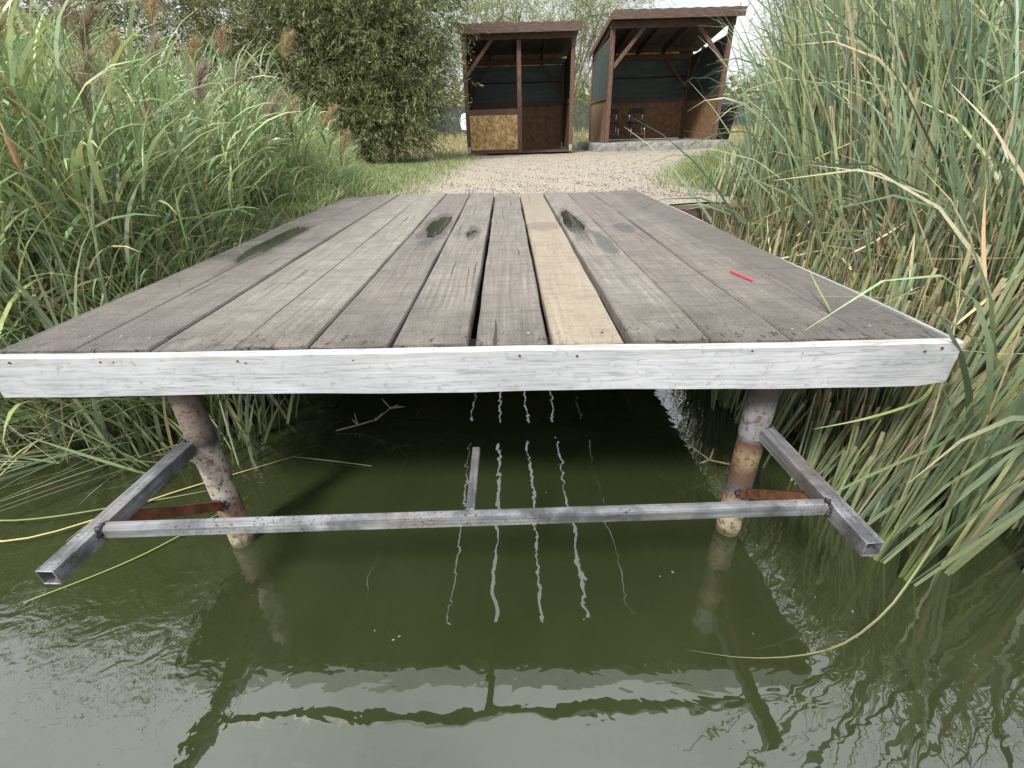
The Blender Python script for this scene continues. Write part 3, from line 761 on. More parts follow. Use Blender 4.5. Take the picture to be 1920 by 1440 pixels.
# cattails carrying a brown velvet head
def seeded_cattail(foot, top, label, head_len=.17, rad=.013, spike=.12):
    t = thing('seeded_cattail', label, 'cattail', foot, 'cattails with brown heads')
    f = np.array(foot, float); e = np.array(top, float); m = (f + e) / 2 + np.array([random.uniform(-.04, .04), random.uniform(-.04, .04), .02])
    q = np.linspace(0, 1, 9)[:, None]; P = (1 - q) ** 2 * f + 2 * q * (1 - q) * m + q ** 2 * e
    V, F = tube_soup(P, np.linspace(.006, .004, 9), 6)
    link('stem', np_mesh('stem', V - f, F, np.tile(np.array([.17, .20, .085]), (len(V), 1)), M['leaf']), t)
    d = (e - P[-2]); d /= np.linalg.norm(d)
    q = np.linspace(0, 1, 9); r = rad * np.array([.35, .85, .98, 1, 1, 1, .98, .85, .3])
    V, F = tube_soup(e[None] + d[None] * (q * head_len)[:, None], r, 12)
    o = link('seed_head', np_mesh('seed_head', V - f, F, np.ones((len(V), 3)), M['seedhead']), t)
    V, F = tube_soup(e[None] + d[None] * (head_len * .97 + np.linspace(0, spike, 4))[:, None], [.003, .0026, .002, .001], 5)
    link('spike', np_mesh('spike', V - f, F, np.tile(np.array([.44, .35, .2]), (len(V), 1)), M['dry']), t)
    n = 5
    s = Soup(); s.add(*ribbons(np.tile(np.array([[0, 0, 0.]]), (n, 1)) + rng.normal(0, .012, (n, 3)) * [1, 1, 0], U(0, 6.28, n), U(.03, .2, n), U(.1, .7, n), U(1.1, 1.7, n), U(.011, .018, n), pick(n, CAT[:4], [1, 1, 1, 1]), None, 8, 2.0, None, U(-1, 1, n)))
    link('leaves', s.mesh('leaves', M['leaf']), t)
    return t

# ------------------------------------------------------------------ reeds (left bank)
REED = [(.27, .36, .165), (.225, .315, .165), (.35, .42, .20), (.13, .19, .085), (.38, .42, .17), (.56, .48, .31)]
def left_top(x, y):
    a = -np.asarray(x, float) / np.asarray(y, float)
    return .5 + np.asarray(y) * np.interp(a, [.24, .28, .31, .36, .42, .50, .60, .70, .85, 1.2], [-.10, -.07, -.025, .05, .105, .13, .155, .185, .235, .30])
def reed_parts(xy, z0, H, az_wind=-.35):
    """stems with arching leaves for n reeds"""
    n = len(H); s = Soup()
    lean = np.abs(rng.normal(.06, .10, n)); la = az_wind + rng.normal(0, .9, n)
    d = np.stack([np.sin(lean) * np.cos(la), np.sin(lean) * np.sin(la), np.cos(lean)], 1)
    P0 = np.stack([xy[:, 0], xy[:, 1], z0], 1)
    s.add(*sticks(n, P0, d, H, U(.0025, .0042, n), pick(n, [(.20, .24, .10), (.34, .31, .15), (.15, .2, .09)], [2, 1, 2])))
    k = 9; fr = np.clip(np.linspace(.22, 1.0, k)[None] + rng.normal(0, .04, (n, k)), .1, 1.0)
    B = (P0[:, None] + d[:, None] * (H[:, None] * fr)[..., None]).reshape(-1, 3); m = n * k
    az = np.repeat(az_wind + rng.normal(0, .5, n), k) + rng.normal(0, .75, m) + np.where(np.tile(np.arange(k) % 2, n) == 0, .5, -.5)
    c = pick(m, REED, [4, 3.5, 3.8, 2.5, 1.8, 1.0], .28); tip = np.where(rng.random((m, 1)) < .25, np.array([[.40, .34, .17]]), c * 1.1)
    s.add(*ribbons(B, az, U(.25, .75, m), U(.5, 1.6, m), U(.24, .60, m) * np.repeat(np.clip(H / 1.4, .55, 1.1), k), U(.006, .021, m), c, tip, 5, 1.3, az + 1.57 + rng.normal(0, .5, m), U(-.9, .9, m)))
    return s
reed_variants = []
for k in range(14):
    s = reed_parts(np.zeros((1, 2)), np.zeros(1), np.array([1.6]))
    reed_variants.append(s.mesh('reed_plant', M['reed']))
def left_bed():
    n = 5600
    y = 1.75 + 8.2 * rng.random(n) ** 1.3; x = -y * np.where(rng.random(n) < .8, U(.27, 1.35, n), U(1.3, 2.0, n))
    ok = (x < np.interp(y, [1.7, 2.2, 4.6, 5, 9], [-2.0, -1.70, -1.85, -2.0, -2.5])) & (x > -8.5); x, y = x[ok], y[ok]
    z0 = np.maximum(height(x, y), WZ - .05); top = left_top(x, y); ok = top - z0 > .3; x, y, z0, top = x[ok], y[ok], z0[ok], top[ok]
    H = np.minimum(U(1.1, 2.2, len(x)), (top - z0) * U(.42, .98, len(x)) * (.86 + .2 * np.sin(2.1 * x + 1.3 * y) * np.sin(3.7 * y - x)))
    # the nearest 240 each stand on their own, the rest is the bed behind them
    near = np.argsort(y + .2 * np.abs(x) + rng.random(len(x)) * 1.5)[:240]
    rest = np.setdiff1d(np.arange(len(x)), near)
    for i in near:
        o = bpy.data.objects.new('reed_plant', reed_variants[rng.integers(14)]); C.objects.link(o)
        o.location = (x[i], y[i], z0[i]); f = H[i] / 1.6; o.scale = (max(f, .7), max(f, .7), f); o.rotation_euler = (random.gauss(0, .06), random.gauss(.05, .08), random.gauss(0, .7))
        tag(o, 'plumeless green reed with arching leaves in the reed bed left of the jetty', 'reed', 'reeds left of the jetty')
    s = reed_parts(np.stack([x[rest], y[rest]], 1), z0[rest], H[rest])
    tag(link('reed_bed', s.mesh('reed_bed', M['reed'])), kind='stuff')
left_bed()
def left_cattail_leaves():
    """strap leaves low at the foot of the reeds and bent into the water"""
    for i in range(34):
        x = -random.uniform(1.7, 3.4); y = random.uniform(1.75, 3.1) if i > 8 else random.uniform(1.7, 2.0)
        h = min(random.uniform(.45, .8), (float(left_top(x, y)) + .85) / 1.6)
        o = place_cat(x, y, h, random.random() * 6.28, (random.gauss(.05, .14), random.gauss(.05, .12)), 'short cattail plant at the foot of the reeds left of the jetty', 'cattail plants left of the jetty', z=WZ - .06)
    n = 150; x = -U(1.45, 2.9, n); y = U(1.5, 2.2, n) + (-x - 1.5) * .05; z = WZ + np.abs(rng.normal(.04, .07, n))
    az = U(2.4, 5.6, n); s = Soup()
    s.add(*ribbons(np.stack([x, y, z], 1), az, U(1.0, 1.6, n), U(-.1, .5, n), U(.2, .7, n), U(.005, .013, n), pick(n, CAT, [2, 2, 2, 2, 2, 1.6]), None, 5, 1.0))
    tag(link('fallen_leaf_litter', s.mesh('fallen_leaf_litter', M['leaf'])), kind='stuff')
left_cattail_leaves()
def under_left():
    n = 420; x = -U(1.12, 1.9, n); y = U(1.65, 3.2, n); s = Soup(); z = np.full(n, WZ - .03)
    s.add(*ribbons(np.stack([x, y, z], 1), U(0, 6.28, n), U(.02, .5, n), U(0, .9, n), np.where(x > -1.45, U(.25, .55, n), U(.35, .75, n)), U(.008, .017, n), pick(n, CAT, [3, 2, 3, 2, 2, 2]), None, 6, 1.6))
    tag(link('sedge_fringe', s.mesh('sedge_fringe', M['leaf'])), kind='stuff')
under_left()

def plume_reed(x, y, label, top, tone, droop=1.0):
    z0 = max(float(height(x, y)), WZ - .05); H = top - z0
    t = thing('plumed_reed', label, 'reed', (x, y, z0), 'reeds with feathery plumes')
    lx, ly = random.gauss(.06, .06), random.gauss(-.03, .05)
    q = np.linspace(0, 1, 7); P = np.stack([lx * H * q ** 2, ly * H * q ** 2, H * q], 1)
    V, F = tube_soup(P, np.linspace(.004, .002, 7), 5)
    link('stem', np_mesh('stem', V, F, np.tile(np.array([.26, .25, .12]), (len(V), 1)), M['reed']), t)
    n = 9; b = P[[2, 3, 3, 4, 4, 5, 5, 6, 6]] + 0; az = -.3 + rng.normal(0, 1.2, n)
    s = Soup(); s.add(*ribbons(b, az, U(.3, .8, n), U(.5, 1.4, n), U(.25, .45, n), U(.010, .019, n), pick(n, REED[:4], [1, 1, 1, 1]), None, 5, 1.3, az + 1.57))
    link('leaves', s.mesh('leaves', M['reed']), t)
    m = 300; f = rng.random(m); B = P[-1][None] + np.array([.05 * droop, -.01, .20])[None] * f[:, None] + np.array([.05 * droop, 0, -.03])[None] * (f ** 2)[:, None]
    az = -.3 + rng.normal(0, 1.1, m)
    s = Soup(); s.add(*ribbons(B, az, U(.2, 1.0, m), U(.3, 1.7, m), U(.07, .19, m) * (1.15 - .7 * f), U(.0014, .0034, m), np.array([tone]) * 1.35 * U(.65, 1.3, m)[:, None], None, 3, 1.0))
    link('plume', s.mesh('plume', M['plume']), t)
PINK = (.30, .225, .185); TAN = (.36, .28, .17); GREY = (.24, .185, .15)
for x, y, tp, tone in [(-2.27, 3.0, .96, PINK), (-2.27, 2.8, .86, GREY), (-2.04, 2.5, .64, PINK), (-2.17, 2.6, .88, TAN), (-2.56, 3.6, .90, TAN), (-2.27, 3.6, .87, PINK), (-1.92, 3.2, .69, PINK), (-2.32, 4.2, .95, TAN),
                       (-2.16, 4.4, 1.03, TAN), (-2.0, 5.0, 1.10, TAN), (-1.78, 3.9, .58, PINK), (-1.81, 4.6, .58, TAN), (-1.60, 4.7, .53, TAN), (-1.62, 5.0, .34, TAN), (-2.5, 3.8, 1.15, TAN), (-2.19, 4.6, .86, PINK)]:
    plume_reed(x, y, 'reed topped by a feathery brownish plume in the left reed bed', tp, tone, random.uniform(.5, 1.6))
for a, b, lab, hl in [((-1.80, 2.45, -.8), (-1.868, 2.6, .635), 'upright cattail head among the pink reed plumes, middle one of the left stand', .13),
                  ((-1.72, 2.7, -.8), (-1.825, 2.8, .575), 'slim cattail head leaning left, nearest to the jetty in the left stand', .11),
                  ((-1.90, 2.05, -.8), (-1.965, 2.2, .60), 'cattail head beside the left picture edge, higher of the two there', .13),
                  ((-1.75, 1.85, -.8), (-1.775, 1.9, .42), 'cattail head cut by the left picture edge, lower of the two there', .12)]:
    seeded_cattail(a, b, lab, hl, .0095, .08)
for a, b, lab, hl, sp in [((2.42, 2.25, -.8), (2.238, 2.4, .60), 'largest brown cattail head, leaning left at the right picture edge', .24, .16),
                  ((2.45, 4.0, -.3), (2.31, 4.0, .79), 'brown cattail head leaning left near the path side of the right stand', .20, .10),
                  ((2.5, 3.5, -.5), (2.43, 3.6, .84), 'cattail head with ragged fluff in the middle of the right stand', .16, .06),
                  ((2.75, 2.9, -.6), (2.665, 3.0, .80), 'slim cattail head just above the largest one', .13, .10),
                  ((2.62, 5.0, -.2), (2.59, 5.0, 1.30), 'tall cattail head at the top edge of the right stand', .18, .10),
                  ((1.95, 3.05, -.7), (1.90, 3.0, .295), 'low cattail head among the cut stubs', .07, .05)]:
    seeded_cattail(a, b, lab, hl, .0135 if hl > .15 else .010, sp)

# ------------------------------------------------------------------ grass
def grass(name, x, y, z, L, W, cols, w, seg=3, bendr=(.3, 1.6)):
    n = len(x); s = Soup()
    c = pick(n, cols, w); tip = np.where(rng.random((n, 1)) < .3, np.array([[.42, .35, .18]]), c * 1.1)
    s.add(*ribbons(np.stack([x, y, z], 1), U(0, 6.28, n), U(.05, .6, n), U(*bendr, n), L, W, c, tip, seg, 1.3))
    tag(link(name, s.mesh(name, M['reed'])), kind='stuff')
GR = [(.16, .245, .085), (.20, .275, .105), (.27, .31, .135), (.11, .165, .06), (.48, .41, .25)]
def grasses():
    n = 34000                                     # rank grass between reeds, jetty and path
    y = 1.9 + 9.8 * rng.random(n) ** 1.1; l, r = gravel_edge(y)
    inner = np.where(y < 4.55, np.interp(y, [1.1, 4.6], [-1.44, -1.50]), l + .12 * rng.random(n)); x = inner - 2.0 * rng.random(n) ** 1.7
    z = np.maximum(height(x, y), WZ)
    hh = np.minimum(np.clip(left_top(x, y) - z, .06, .7), .16 + .7 * (inner - x)) * U(.5, 1.2, n)
    near = y < 4.0
    hh = np.where(near, np.clip(-z * U(.75, 1.25, n) + .06, .1, 1.0), hh)
    grass('bank_grass', x, y, z, np.maximum(hh, .05), U(.003, .008, n), GR, [4, 4, 2, 2, 1.2], 4)
    n = 5200                                      # tufts creeping over the gravel at the right
    y = U(4.3, 10, n); l, r = gravel_edge(y); x = r + .10 - .75 * rng.random(n) ** 2.2 + .5 * rng.random(n) + .12 * np.sin(6 * y)
    hh = U(.05, .30, n) * np.clip(1.2 - (r - x), .25, 1.2)
    grass('path_grass', x, y, height(x, y), hh, U(.003, .007, n), GR, [4, 4, 3, 2, 1], 4)
    n = 13000                                      # sparse short grass creeping into the gravel's left edge
    y = 4.6 + 8.2 * rng.random(n); l, r = gravel_edge(y); x = l + .55 * rng.random(n) ** 2.6 - .45 * rng.random(n) + .1
    grass('verge_grass', x, y, height(x, y), U(.025, .13, n), U(.002, .005, n), GR + [(.10, .12, .05)], [2, 2, 2, 2, 3, 2], 3)
    n = 26000                                     # dry meadow behind and beside the shelters
    y = 12.2 + 22 * rng.random(n) ** 1.3; x = U(-9, 15, n) * (y / 20)
    l, r = gravel_edge(np.minimum(y, 15.2)); ok = ~((x > -1.1) & (x < 1.75) & (y < 15.3)) & ~((x > 2.1) & (x < 5.75) & (y < 16.4)) & ~((x > l - .1) & (x < r + .05) & (y < 15))
    x, y = x[ok], y[ok]; n = len(x)
    hh = U(.08, .30, n) * np.interp(y, [12, 16, 20, 34], [.6, .9, 1.5, 1.9])
    grass('meadow_grass', x, y, height(x, y) - .01, hh, U(.005, .013, n) * np.interp(y, [12, 34], [1, 1.9]), [(.24, .25, .08), (.36, .31, .14), (.44, .37, .19), (.14, .17, .055)], [3, 3, 2, 2], 3)
grasses()
# grass blades overhanging the jetty and the long bright leaf lying on the water
def strap(name, pts, w, mat, col, label, cat, tip=None):
    P = np.array(pts, float); k = 20; q = np.linspace(0, len(P) - 1, k); i = np.minimum(q.astype(int), len(P) - 2); f = (q - i)[:, None]
    def cr(i): return P[np.clip(i, 0, len(P) - 1)]
    p0, p1, p2, p3 = cr(i - 1), cr(i), cr(i + 1), cr(i + 2)
    Q = .5 * (2 * p1 + (p2 - p0) * f + (2 * p0 - 5 * p1 + 4 * p2 - p3) * f ** 2 + (3 * p1 - 3 * p2 + p3 - p0) * f ** 3)
    d = np.gradient(Q, axis=0); d /= np.linalg.norm(d, axis=1, keepdims=True)
    s = np.cross(d, np.array([0, 0, 1.])); s /= np.linalg.norm(s, axis=1, keepdims=True) + 1e-9
    t = np.linspace(0, 1, k); ww = w / 2 * np.minimum(1, (1 - t) / .35 + .05)
    up = np.cross(s, d) * (ww * .25)[:, None]
    V = np.stack([Q - s * ww[:, None] + up, Q - up, Q + s * ww[:, None] + up], 1).reshape(-1, 3); o = V.mean(0)
    b = np.arange(k - 1) * 3; F = np.concatenate([np.stack([b, b + 1, b + 4, b + 3], 1), np.stack([b + 1, b + 2, b + 5, b + 4], 1)])
    c = np.array(col)[None] * (1 - t[:, None]) + np.array(tip or col)[None] * t[:, None]
    return tag(link(name, np_mesh(name, V - o, F, np.repeat(c, 3, 0), mat), None, tuple(o)), label, cat)
strap('cattail_leaf', [(1.215, .99, -.78), (1.235, .985, -.60), (1.20, .95, -.53), (1.11, .885, -.61), (1.02, .83, -.70), (.90, .785, WZ + .004), (.76, .752, WZ + .005), (.60, .75, WZ + .005), (.455, .775, WZ + .008)], .0058, M['leaf'], (.12, .15, .055), 'long yellow green leaf bent down from the right stand and floating on open water', 'leaf', (.20, .18, .09))
strap('cattail_leaf', [(1.34, 1.16, -.35), (1.24, 1.12, -.37), (1.10, 1.08, -.40), (.95, 1.05, -.46), (.86, 1.03, -.53)], .008, M['leaf'], (.14, .20, .08), 'green leaf arching left below the right bracket arm', 'leaf', (.16, .21, .09))
strap('cattail_leaf', [(1.30, 1.25, -.20), (1.20, 1.18, -.235), (1.02, 1.12, -.25), (.85, 1.10, -.27)], .010, M['leaf'], (.24, .30, .10), 'pale leaf reaching left just above the end of the right bracket arm', 'leaf', (.42, .42, .2))
strap('fallen_leaf', [(.945, 1.31, .006), (.962, 1.36, .012), (.985, 1.46, .035), (1.0, 1.56, .075)], .006, M['leaf'], (.24, .27, .10), 'yellow green grass blade standing loosely on the right planks', 'leaf', (.30, .36, .12))
strap('floating_leaf', [(-2.3, 1.35, WZ + .04), (-1.8, 1.22, WZ + .03), (-1.35, 1.50, WZ + .012), (-.95, 1.72, WZ + .01)], 0.0084, M['dry'], (.52, .42, .20), 'long straw coloured blade floating beneath the left bracket arm', 'leaf', (.5, .38, .2))
strap('floating_leaf', [(-2.35, 1.36, WZ + .10), (-1.9, 1.30, WZ + .05), (-1.5, 1.42, WZ + .01), (-1.15, 1.52, WZ + .006)], 0.0077, M['leaf'], (.22, .29, .10), 'long green blade floating beside the straw coloured one under the left bracket arm', 'leaf', (.3, .36, .15))
strap('floating_leaf', [(-1.55, .98, WZ + .008), (-1.30, 1.16, WZ + .007), (-1.05, 1.42, WZ + .03)], 0.0063, M['leaf'], (.22, .30, .08), 'green blade slanting across open water behind the left bracket arm', 'leaf', (.3, .36, .12))
strap('floating_leaf', [(-.62, 1.62, WZ + .006), (-.8, 1.66, WZ + .008), (-1.0, 1.70, WZ + .01)], 0.0056, M['leaf'], (.28, .36, .2), 'pale green blade floating just right of the left post', 'leaf', (.4, .45, .28))
# dead twigs poking out of the water below the jetty
def twig(x, y, label, flip=1):
    mb = MB(); z = WZ + .01; pts = [(x, y, z), (x + .10 * flip, y + .02, z + .015), (x + .20 * flip, y + .01, z + .05), (x + .27 * flip, y + .03, z + .10)]
    mb.tube(pts, [.004, .0035, .003, .002], 6)
    for q in range(9):
        p = Vector(pts[1 + q % 3]); d = Vector((flip * random.uniform(-.05, .08), random.uniform(-.05, .05), random.uniform(.0, .07)))
        mb.tube([p, p + d * .6, p + d], [.003, .0035, .001], 5)
    tag(mb.build('dead_twig', M['barkpale'], None, origin=(x, y, z)), label, 'twig')
twig(-.86, 1.90, 'dead branched twig sticking out of dark water right of the left post')
twig(1.0, 1.52, 'tiny dead twig on the water between right post and brace', -1)
# specks drifting on the water
k = 0
for x, y in [(.12, 1.43), (.42, 1.30), (.455, 1.02), (.50, 1.035), (-.31, 1.26), (-.42, .86), (-.36, .83), (-.345, .84), (.66, .82), (.94, .80), (.98, .88), (.90, .93), (-.62, .73), (.07, 1.75)]:
    mb = MB(); r = random.uniform(.0016, .0034); a = random.random() * 3
    d = Vector((math.cos(a), math.sin(a), 0)) * r
    mb.tube([Vector((x, y, WZ + .001)) - d * 1.6, Vector((x, y, WZ + .002)), Vector((x, y, WZ + .001)) + d * 1.6], [r * .3, r * .8, r * .3], 6)
    tag(mb.build('floating_seed', M['dry'] if 0 else M['concrete'], None, origin=(x, y, WZ)), 'tiny pale seed husk drifting on the dark water', 'seed husk', 'seed husks adrift'); k += 1

rb = MB(); rb.box(1.215, 1.95, 3.60, 3.635, -.50, -.035)
tag(rb.build('retaining_board', M['brownx'], None, origin=(1.58, 3.62, -.3), bevel=.004), 'brown board holding back the gravel at the right rear of the jetty', 'board')
# ------------------------------------------------------------------ shelters
def pbox(name, mat, parent, *b, bevel=.004):
    return MB().box(*b).build(name, mat, parent, bevel=bevel)
def pbar(name, mat, parent, p0, p1, w, h, up=(0, 0, 1), bevel=.004):
    return MB().bar(p0, p1, w, h, up).build(name, mat, parent, bevel=bevel)
def net_panel(name, parent, p0, p1, z0a, z0b, z1a, z1b, nrm):
    """slightly slack cloth with thickness, between (p0,z) and (p1,z)"""
    mb = MB(); nu, nv = 14, 8; p0 = Vector((*p0, 0)); p1 = Vector((*p1, 0)); n = Vector((*nrm, 0))
    for sd in (0, 1):
        for j in range(nv + 1):
            for i in range(nu + 1):
                u, v = i / nu, j / nv; p = p0.lerp(p1, u); z = (z0a + (z1a - z0a) * v) * (1 - u) + (z0b + (z1b - z0b) * v) * u
                s = .012 * math.sin(math.pi * u) * math.sin(math.pi * v) + .004 * math.sin(9 * u + 5 * v) * math.sin(math.pi * u) * math.sin(math.pi * v)
                q = p + n * (s + .003 * sd); mb.v.append((q.x, q.y, z))
    m = (nu + 1) * (nv + 1)
    for j in range(nv):
        for i in range(nu):
            a = j * (nu + 1) + i; mb.f += [(a, a + 1, a + nu + 2, a + nu + 1), (m + a, m + a + nu + 1, m + a + nu + 2, m + a + 1)]
    return mb.build(name, M['net'], parent, smooth=True)
def roof_sheet(parent, x0, x1, ya, za, yb, zb, t=.035, mat='roof'):
    mb = MB(); n = 40
    for k in range(n + 1):
        x = x0 + (x1 - x0) * k / n; w = .006 * math.sin(k * 1.57)
        mb.v += [(x, ya, za + w), (x, ya, za + t + w), (x, yb, zb + t + w), (x, yb, zb + w)]
    for k in range(n):
        for j in range(4): a = k * 4 + j; b = k * 4 + (j + 1) % 4; mb.f.append((a, b, b + 4, a + 4))
    mb.f += [(0, 1, 2, 3), (n * 4, n * 4 + 3, n * 4 + 2, n * 4 + 1)]
    return mb.build('roof', M[mat], parent)
def shelter_left():
    s = thing('wooden_shelter', 'narrower brown shelter with a raw yellow strand board panel in front', 'shelter', (.35, 14, 0))
    P = .095; F, B = 13.0, 15.05; x0, x1 = -.955, 1.645; gz = -.02
    for x, y, zt in ((x0, F, 2.30), (x1 - P, F, 2.30), (x0, B - P, 2.02), (x1 - P, B - P, 2.02)):
        o = pbox('post', M['brown'], s, x, x + P, y, y + P, gz + .06, zt)
        MB().box(x + .01, x + P - .012, y - .006, y + P + .006, gz - .02, gz + .17).build('post_shoe', M['zinc'], o)
    pbox('post', M['brown'], s, .300, .400, F - .012, F + .08, gz - .01, 2.29)
    pbox('front_beam', M['brownx'], s, x0 - .01, x1 + .01, F - .008, F + .09, 2.301, 2.42)
    pbox('rear_beam', M['brownx'], s, x0, x1, B - P, B, 2.022, 2.13)
    for x in (x0 + .005, x1 - P):
        pbar('side_beam', M['brown'], s, (x + .045, F + .09, 2.36), (x + .045, B - P, 2.08), .07, .11)
    for x in (-.35, .35, 1.0):
        pbar('rafter', M['darkbrown'], s, (x, F + .08, 2.41), (x, B - .02, 2.15), .05, .10)
    rf = roof_sheet(s, x0 - .04, x1 + .10, F - .22, 2.535, B + .22, 2.20)
    pbox('fascia', M['brownx'], s, x0 - .05, x1 + .10, F - .245, F - .222, 2.385, 2.562)
    MB().box(x0 + .005, x1 + .04, F - .17, B + .15, 0, .016).build('ceiling_board', M['darkbrown'], s)
    o = s.children[-1]
    for v in o.data.vertices: v.co.z += (2.50 + (2.19 - 2.50) * ((v.co.y + 14) - (F - .22)) / (B + .44 - F)) 
    pbar('front_brace', M['brown'], s, (x0 + .06, F + .03, 1.60), (-.24, F + .03, 2.33), .075, .07, (0, 1, 0))
    pbar('rear_brace', M['brown'], s, (x0 + .10, B - .13, 1.38), (-.38, B - .13, 2.03), .055, .07, (0, 1, 0))
    pbar('rear_brace', M['brown'], s, (x1 - .12, B - .13, 1.38), (.98, B - .13, 2.03), .055, .07, (0, 1, 0))
    # front counter
    pbox('counter_rail', M['brownx'], s, x0 + P + .002, .298, F + .01, F + .085, .825, .945)
    pbox('bottom_rail', M['brownx'], s, x0 + P + .002, .298, F + .01, F + .085, gz, .075)
    pbox('raw_board', M['osb'], s, x0 + P + .002, .298, F + .012, F + .028, .077, .823, bevel=0)['label'] = 'raw yellow strand board under the counter'
    # back wall
    pbox('rear_board', M['osbdark'], s, x0 + P, x1 - P, B - .05, B - .035, -.01, 1.05, bevel=0)
    pbox('wall_rail', M['brownx'], s, x0 + P, x1 - P, B - .10, B - .052, 1.05, 1.165)
    pbox('top_board', M['osbdark'], s, x0 + P, x1 - P, B - .06, B - .045, 2.0, 2.215, bevel=0)
    net_panel('netting', s, (x0 + P, B - .045), (x1 - P, B - .045), 1.166, 1.166, 1.999, 1.999, (0, 1))
    MB().tube([(x0 + P, B - .07, 1.615), (x1 - P, B - .07, 1.61)], .012, 6).build('net_cord', M['black'], s)
    # side walls
    for x, nm in ((x0 + .03, -1), (x1 - .03, 1)):
        pbox('side_board', M['darkbrown'], s, x - .008, x + .008, F + P, B - P, .04, 1.05)
        pbar('wall_rail', M['brown'], s, (x, F + P + .002, 1.10), (x, B - P - .002, 1.10), .05, .095)
        net_panel('netting', s, (x, F + P), (x, B - P), 1.15, 1.15, 2.32, 2.05, (nm, 0))
    return s
shelter_left()
def shelter_right():
    s = thing('wooden_shelter', 'wider brown shelter standing on a concrete slab', 'shelter', (3.9, 14.6, .15))
    P = .105; F, B = 13.5, 15.95; x0, x1 = 2.53, 5.40; xb0, xb1 = 2.50, 5.32; gz = .15
    for x, y, zt in ((x0, F, 2.515), (x1 - P, F, 2.515), (xb0, B - P, 2.13), (xb1 - P, B - P, 2.13)):
        pbox('post', M['brown'], s, x, x + P, y, y + P, gz + .002, zt)
    pbox('front_beam', M['brownx'], s, x0 - .02, x1 + .02, F - .01, F + .09, 2.517, 2.66)
    pbox('rear_beam', M['brownx'], s, xb0, xb1, B - P, B, 2.132, 2.25)
    for xa, xb in ((x0 + .05, xb0 + .05), (x1 - .055, xb1 - .055)):
        pbar('side_beam', M['brown'], s, (xa, F + .095, 2.575), (xb, B - P - .005, 2.20), .06, .12)
    for x in (3.1, 3.75, 4.45):
        pbar('rafter', M['darkbrown'], s, (x, F + .095, 2.62), (x - .02, B - .01, 2.27), .05, .11)
    roof_sheet(s, x0 - .03, x1 + .12, F - .26, 2.785, B + .22, 2.335)
    pbox('fascia', M['brownx'], s, x0 - .04, x1 + .10, F - .285, F - .262, 2.64, 2.80)
    pbar('fascia', M['brown'], s, (x0 - .045, F - .255, 2.72), (xb0 - .06, B + .2, 2.275), .022, .14)
    MB().box(x0 + .0, x1 + .06, F - .24, B + .15, 0, .016).build('ceiling_board', M['darkbrown'], s)
    o = s.children[-1]
    for v in o.data.vertices: v.co.z += 2.755 + (2.31 - 2.755) * ((v.co.y + 14.6) - (F - .26)) / (B + .48 - F)
    pbar('front_brace', M['brown'], s, (x0 + .10, F + .03, 1.76), (3.30, F + .03, 2.53), .085, .075, (0, 1, 0))
    pbar('front_brace', M['brown'], s, (x1 - .10, F + .03, 1.76), (4.58, F + .03, 2.53), .085, .075, (0, 1, 0))
    pbar('rear_brace', M['brown'], s, (xb1 - .12, B - .15, 1.45), (4.55, B - .15, 2.15), .085, .075, (0, 1, 0))
    pbar('side_brace', M['brown'], s, (xb1 - .07, B - .10, 1.40), (x1 - .08, B - .85, 2.30), .075, .08, (1, 0, 0))
    pbox('rear_board', M['osbdark'], s, xb0 + P, xb1 - P, B - .05, B - .035, gz + .02, 1.10, bevel=0)
    pbox('wall_rail', M['brownx'], s, xb0 + P, xb1 - P, B - .11, B - .052, 1.102, 1.22)
    pbox('top_board', M['darkbrown'], s, xb0, xb1, B - .03, B - .012, 2.251, 2.345, bevel=0)
    net_panel('netting', s, (xb0 + P, B - .045), (xb1 - P, B - .045), 1.221, 1.221, 2.131, 2.131, (0, 1))
    MB().tube([(xb0 + P, B - .07, 1.71), (xb1 - P, B - .07, 1.72)], .013, 6).build('net_cord', M['black'], s)
    MB().bar((xb0 + P + .01, B - .085, 2.285), (xb1 - P - .3, B - .085, 2.285), .02, .05).build('batten', M['osb'], s)
    for xa, xb, nm in ((x0 + .03, xb0 + .03, -1), (x1 - .04, xb1 - .04, 1)):
        MB().add([(xa - .008, F + P, gz + .01), (xa + .008, F + P, gz + .01), (xb + .008, B - P, gz + .01), (xb - .008, B - P, gz + .01), (xa - .008, F + P, 1.10), (xa + .008, F + P, 1.10), (xb + .008, B - P, 1.10), (xb - .008, B - P, 1.10)],
                 [(0, 3, 2, 1), (4, 5, 6, 7), (0, 1, 5, 4), (1, 2, 6, 5), (2, 3, 7, 6), (3, 0, 4, 7)]).build('side_board', M['osbdark'], s)
        pbar('wall_rail', M['brown'], s, (xa, F + P + .002, 1.13), (xb, B - P - .002, 1.13), .06, .055)
        net_panel('netting', s, (xa, F + P), (xb, B - P), 1.16, 1.16, 2.36, 2.20, (nm, 0))
        pbar('net_edging', M['zinc'], s, (xa, F + P + .002, 2.372), (xb, B - P - .002, 2.195), .022, .022)
    return s
shelter_right()
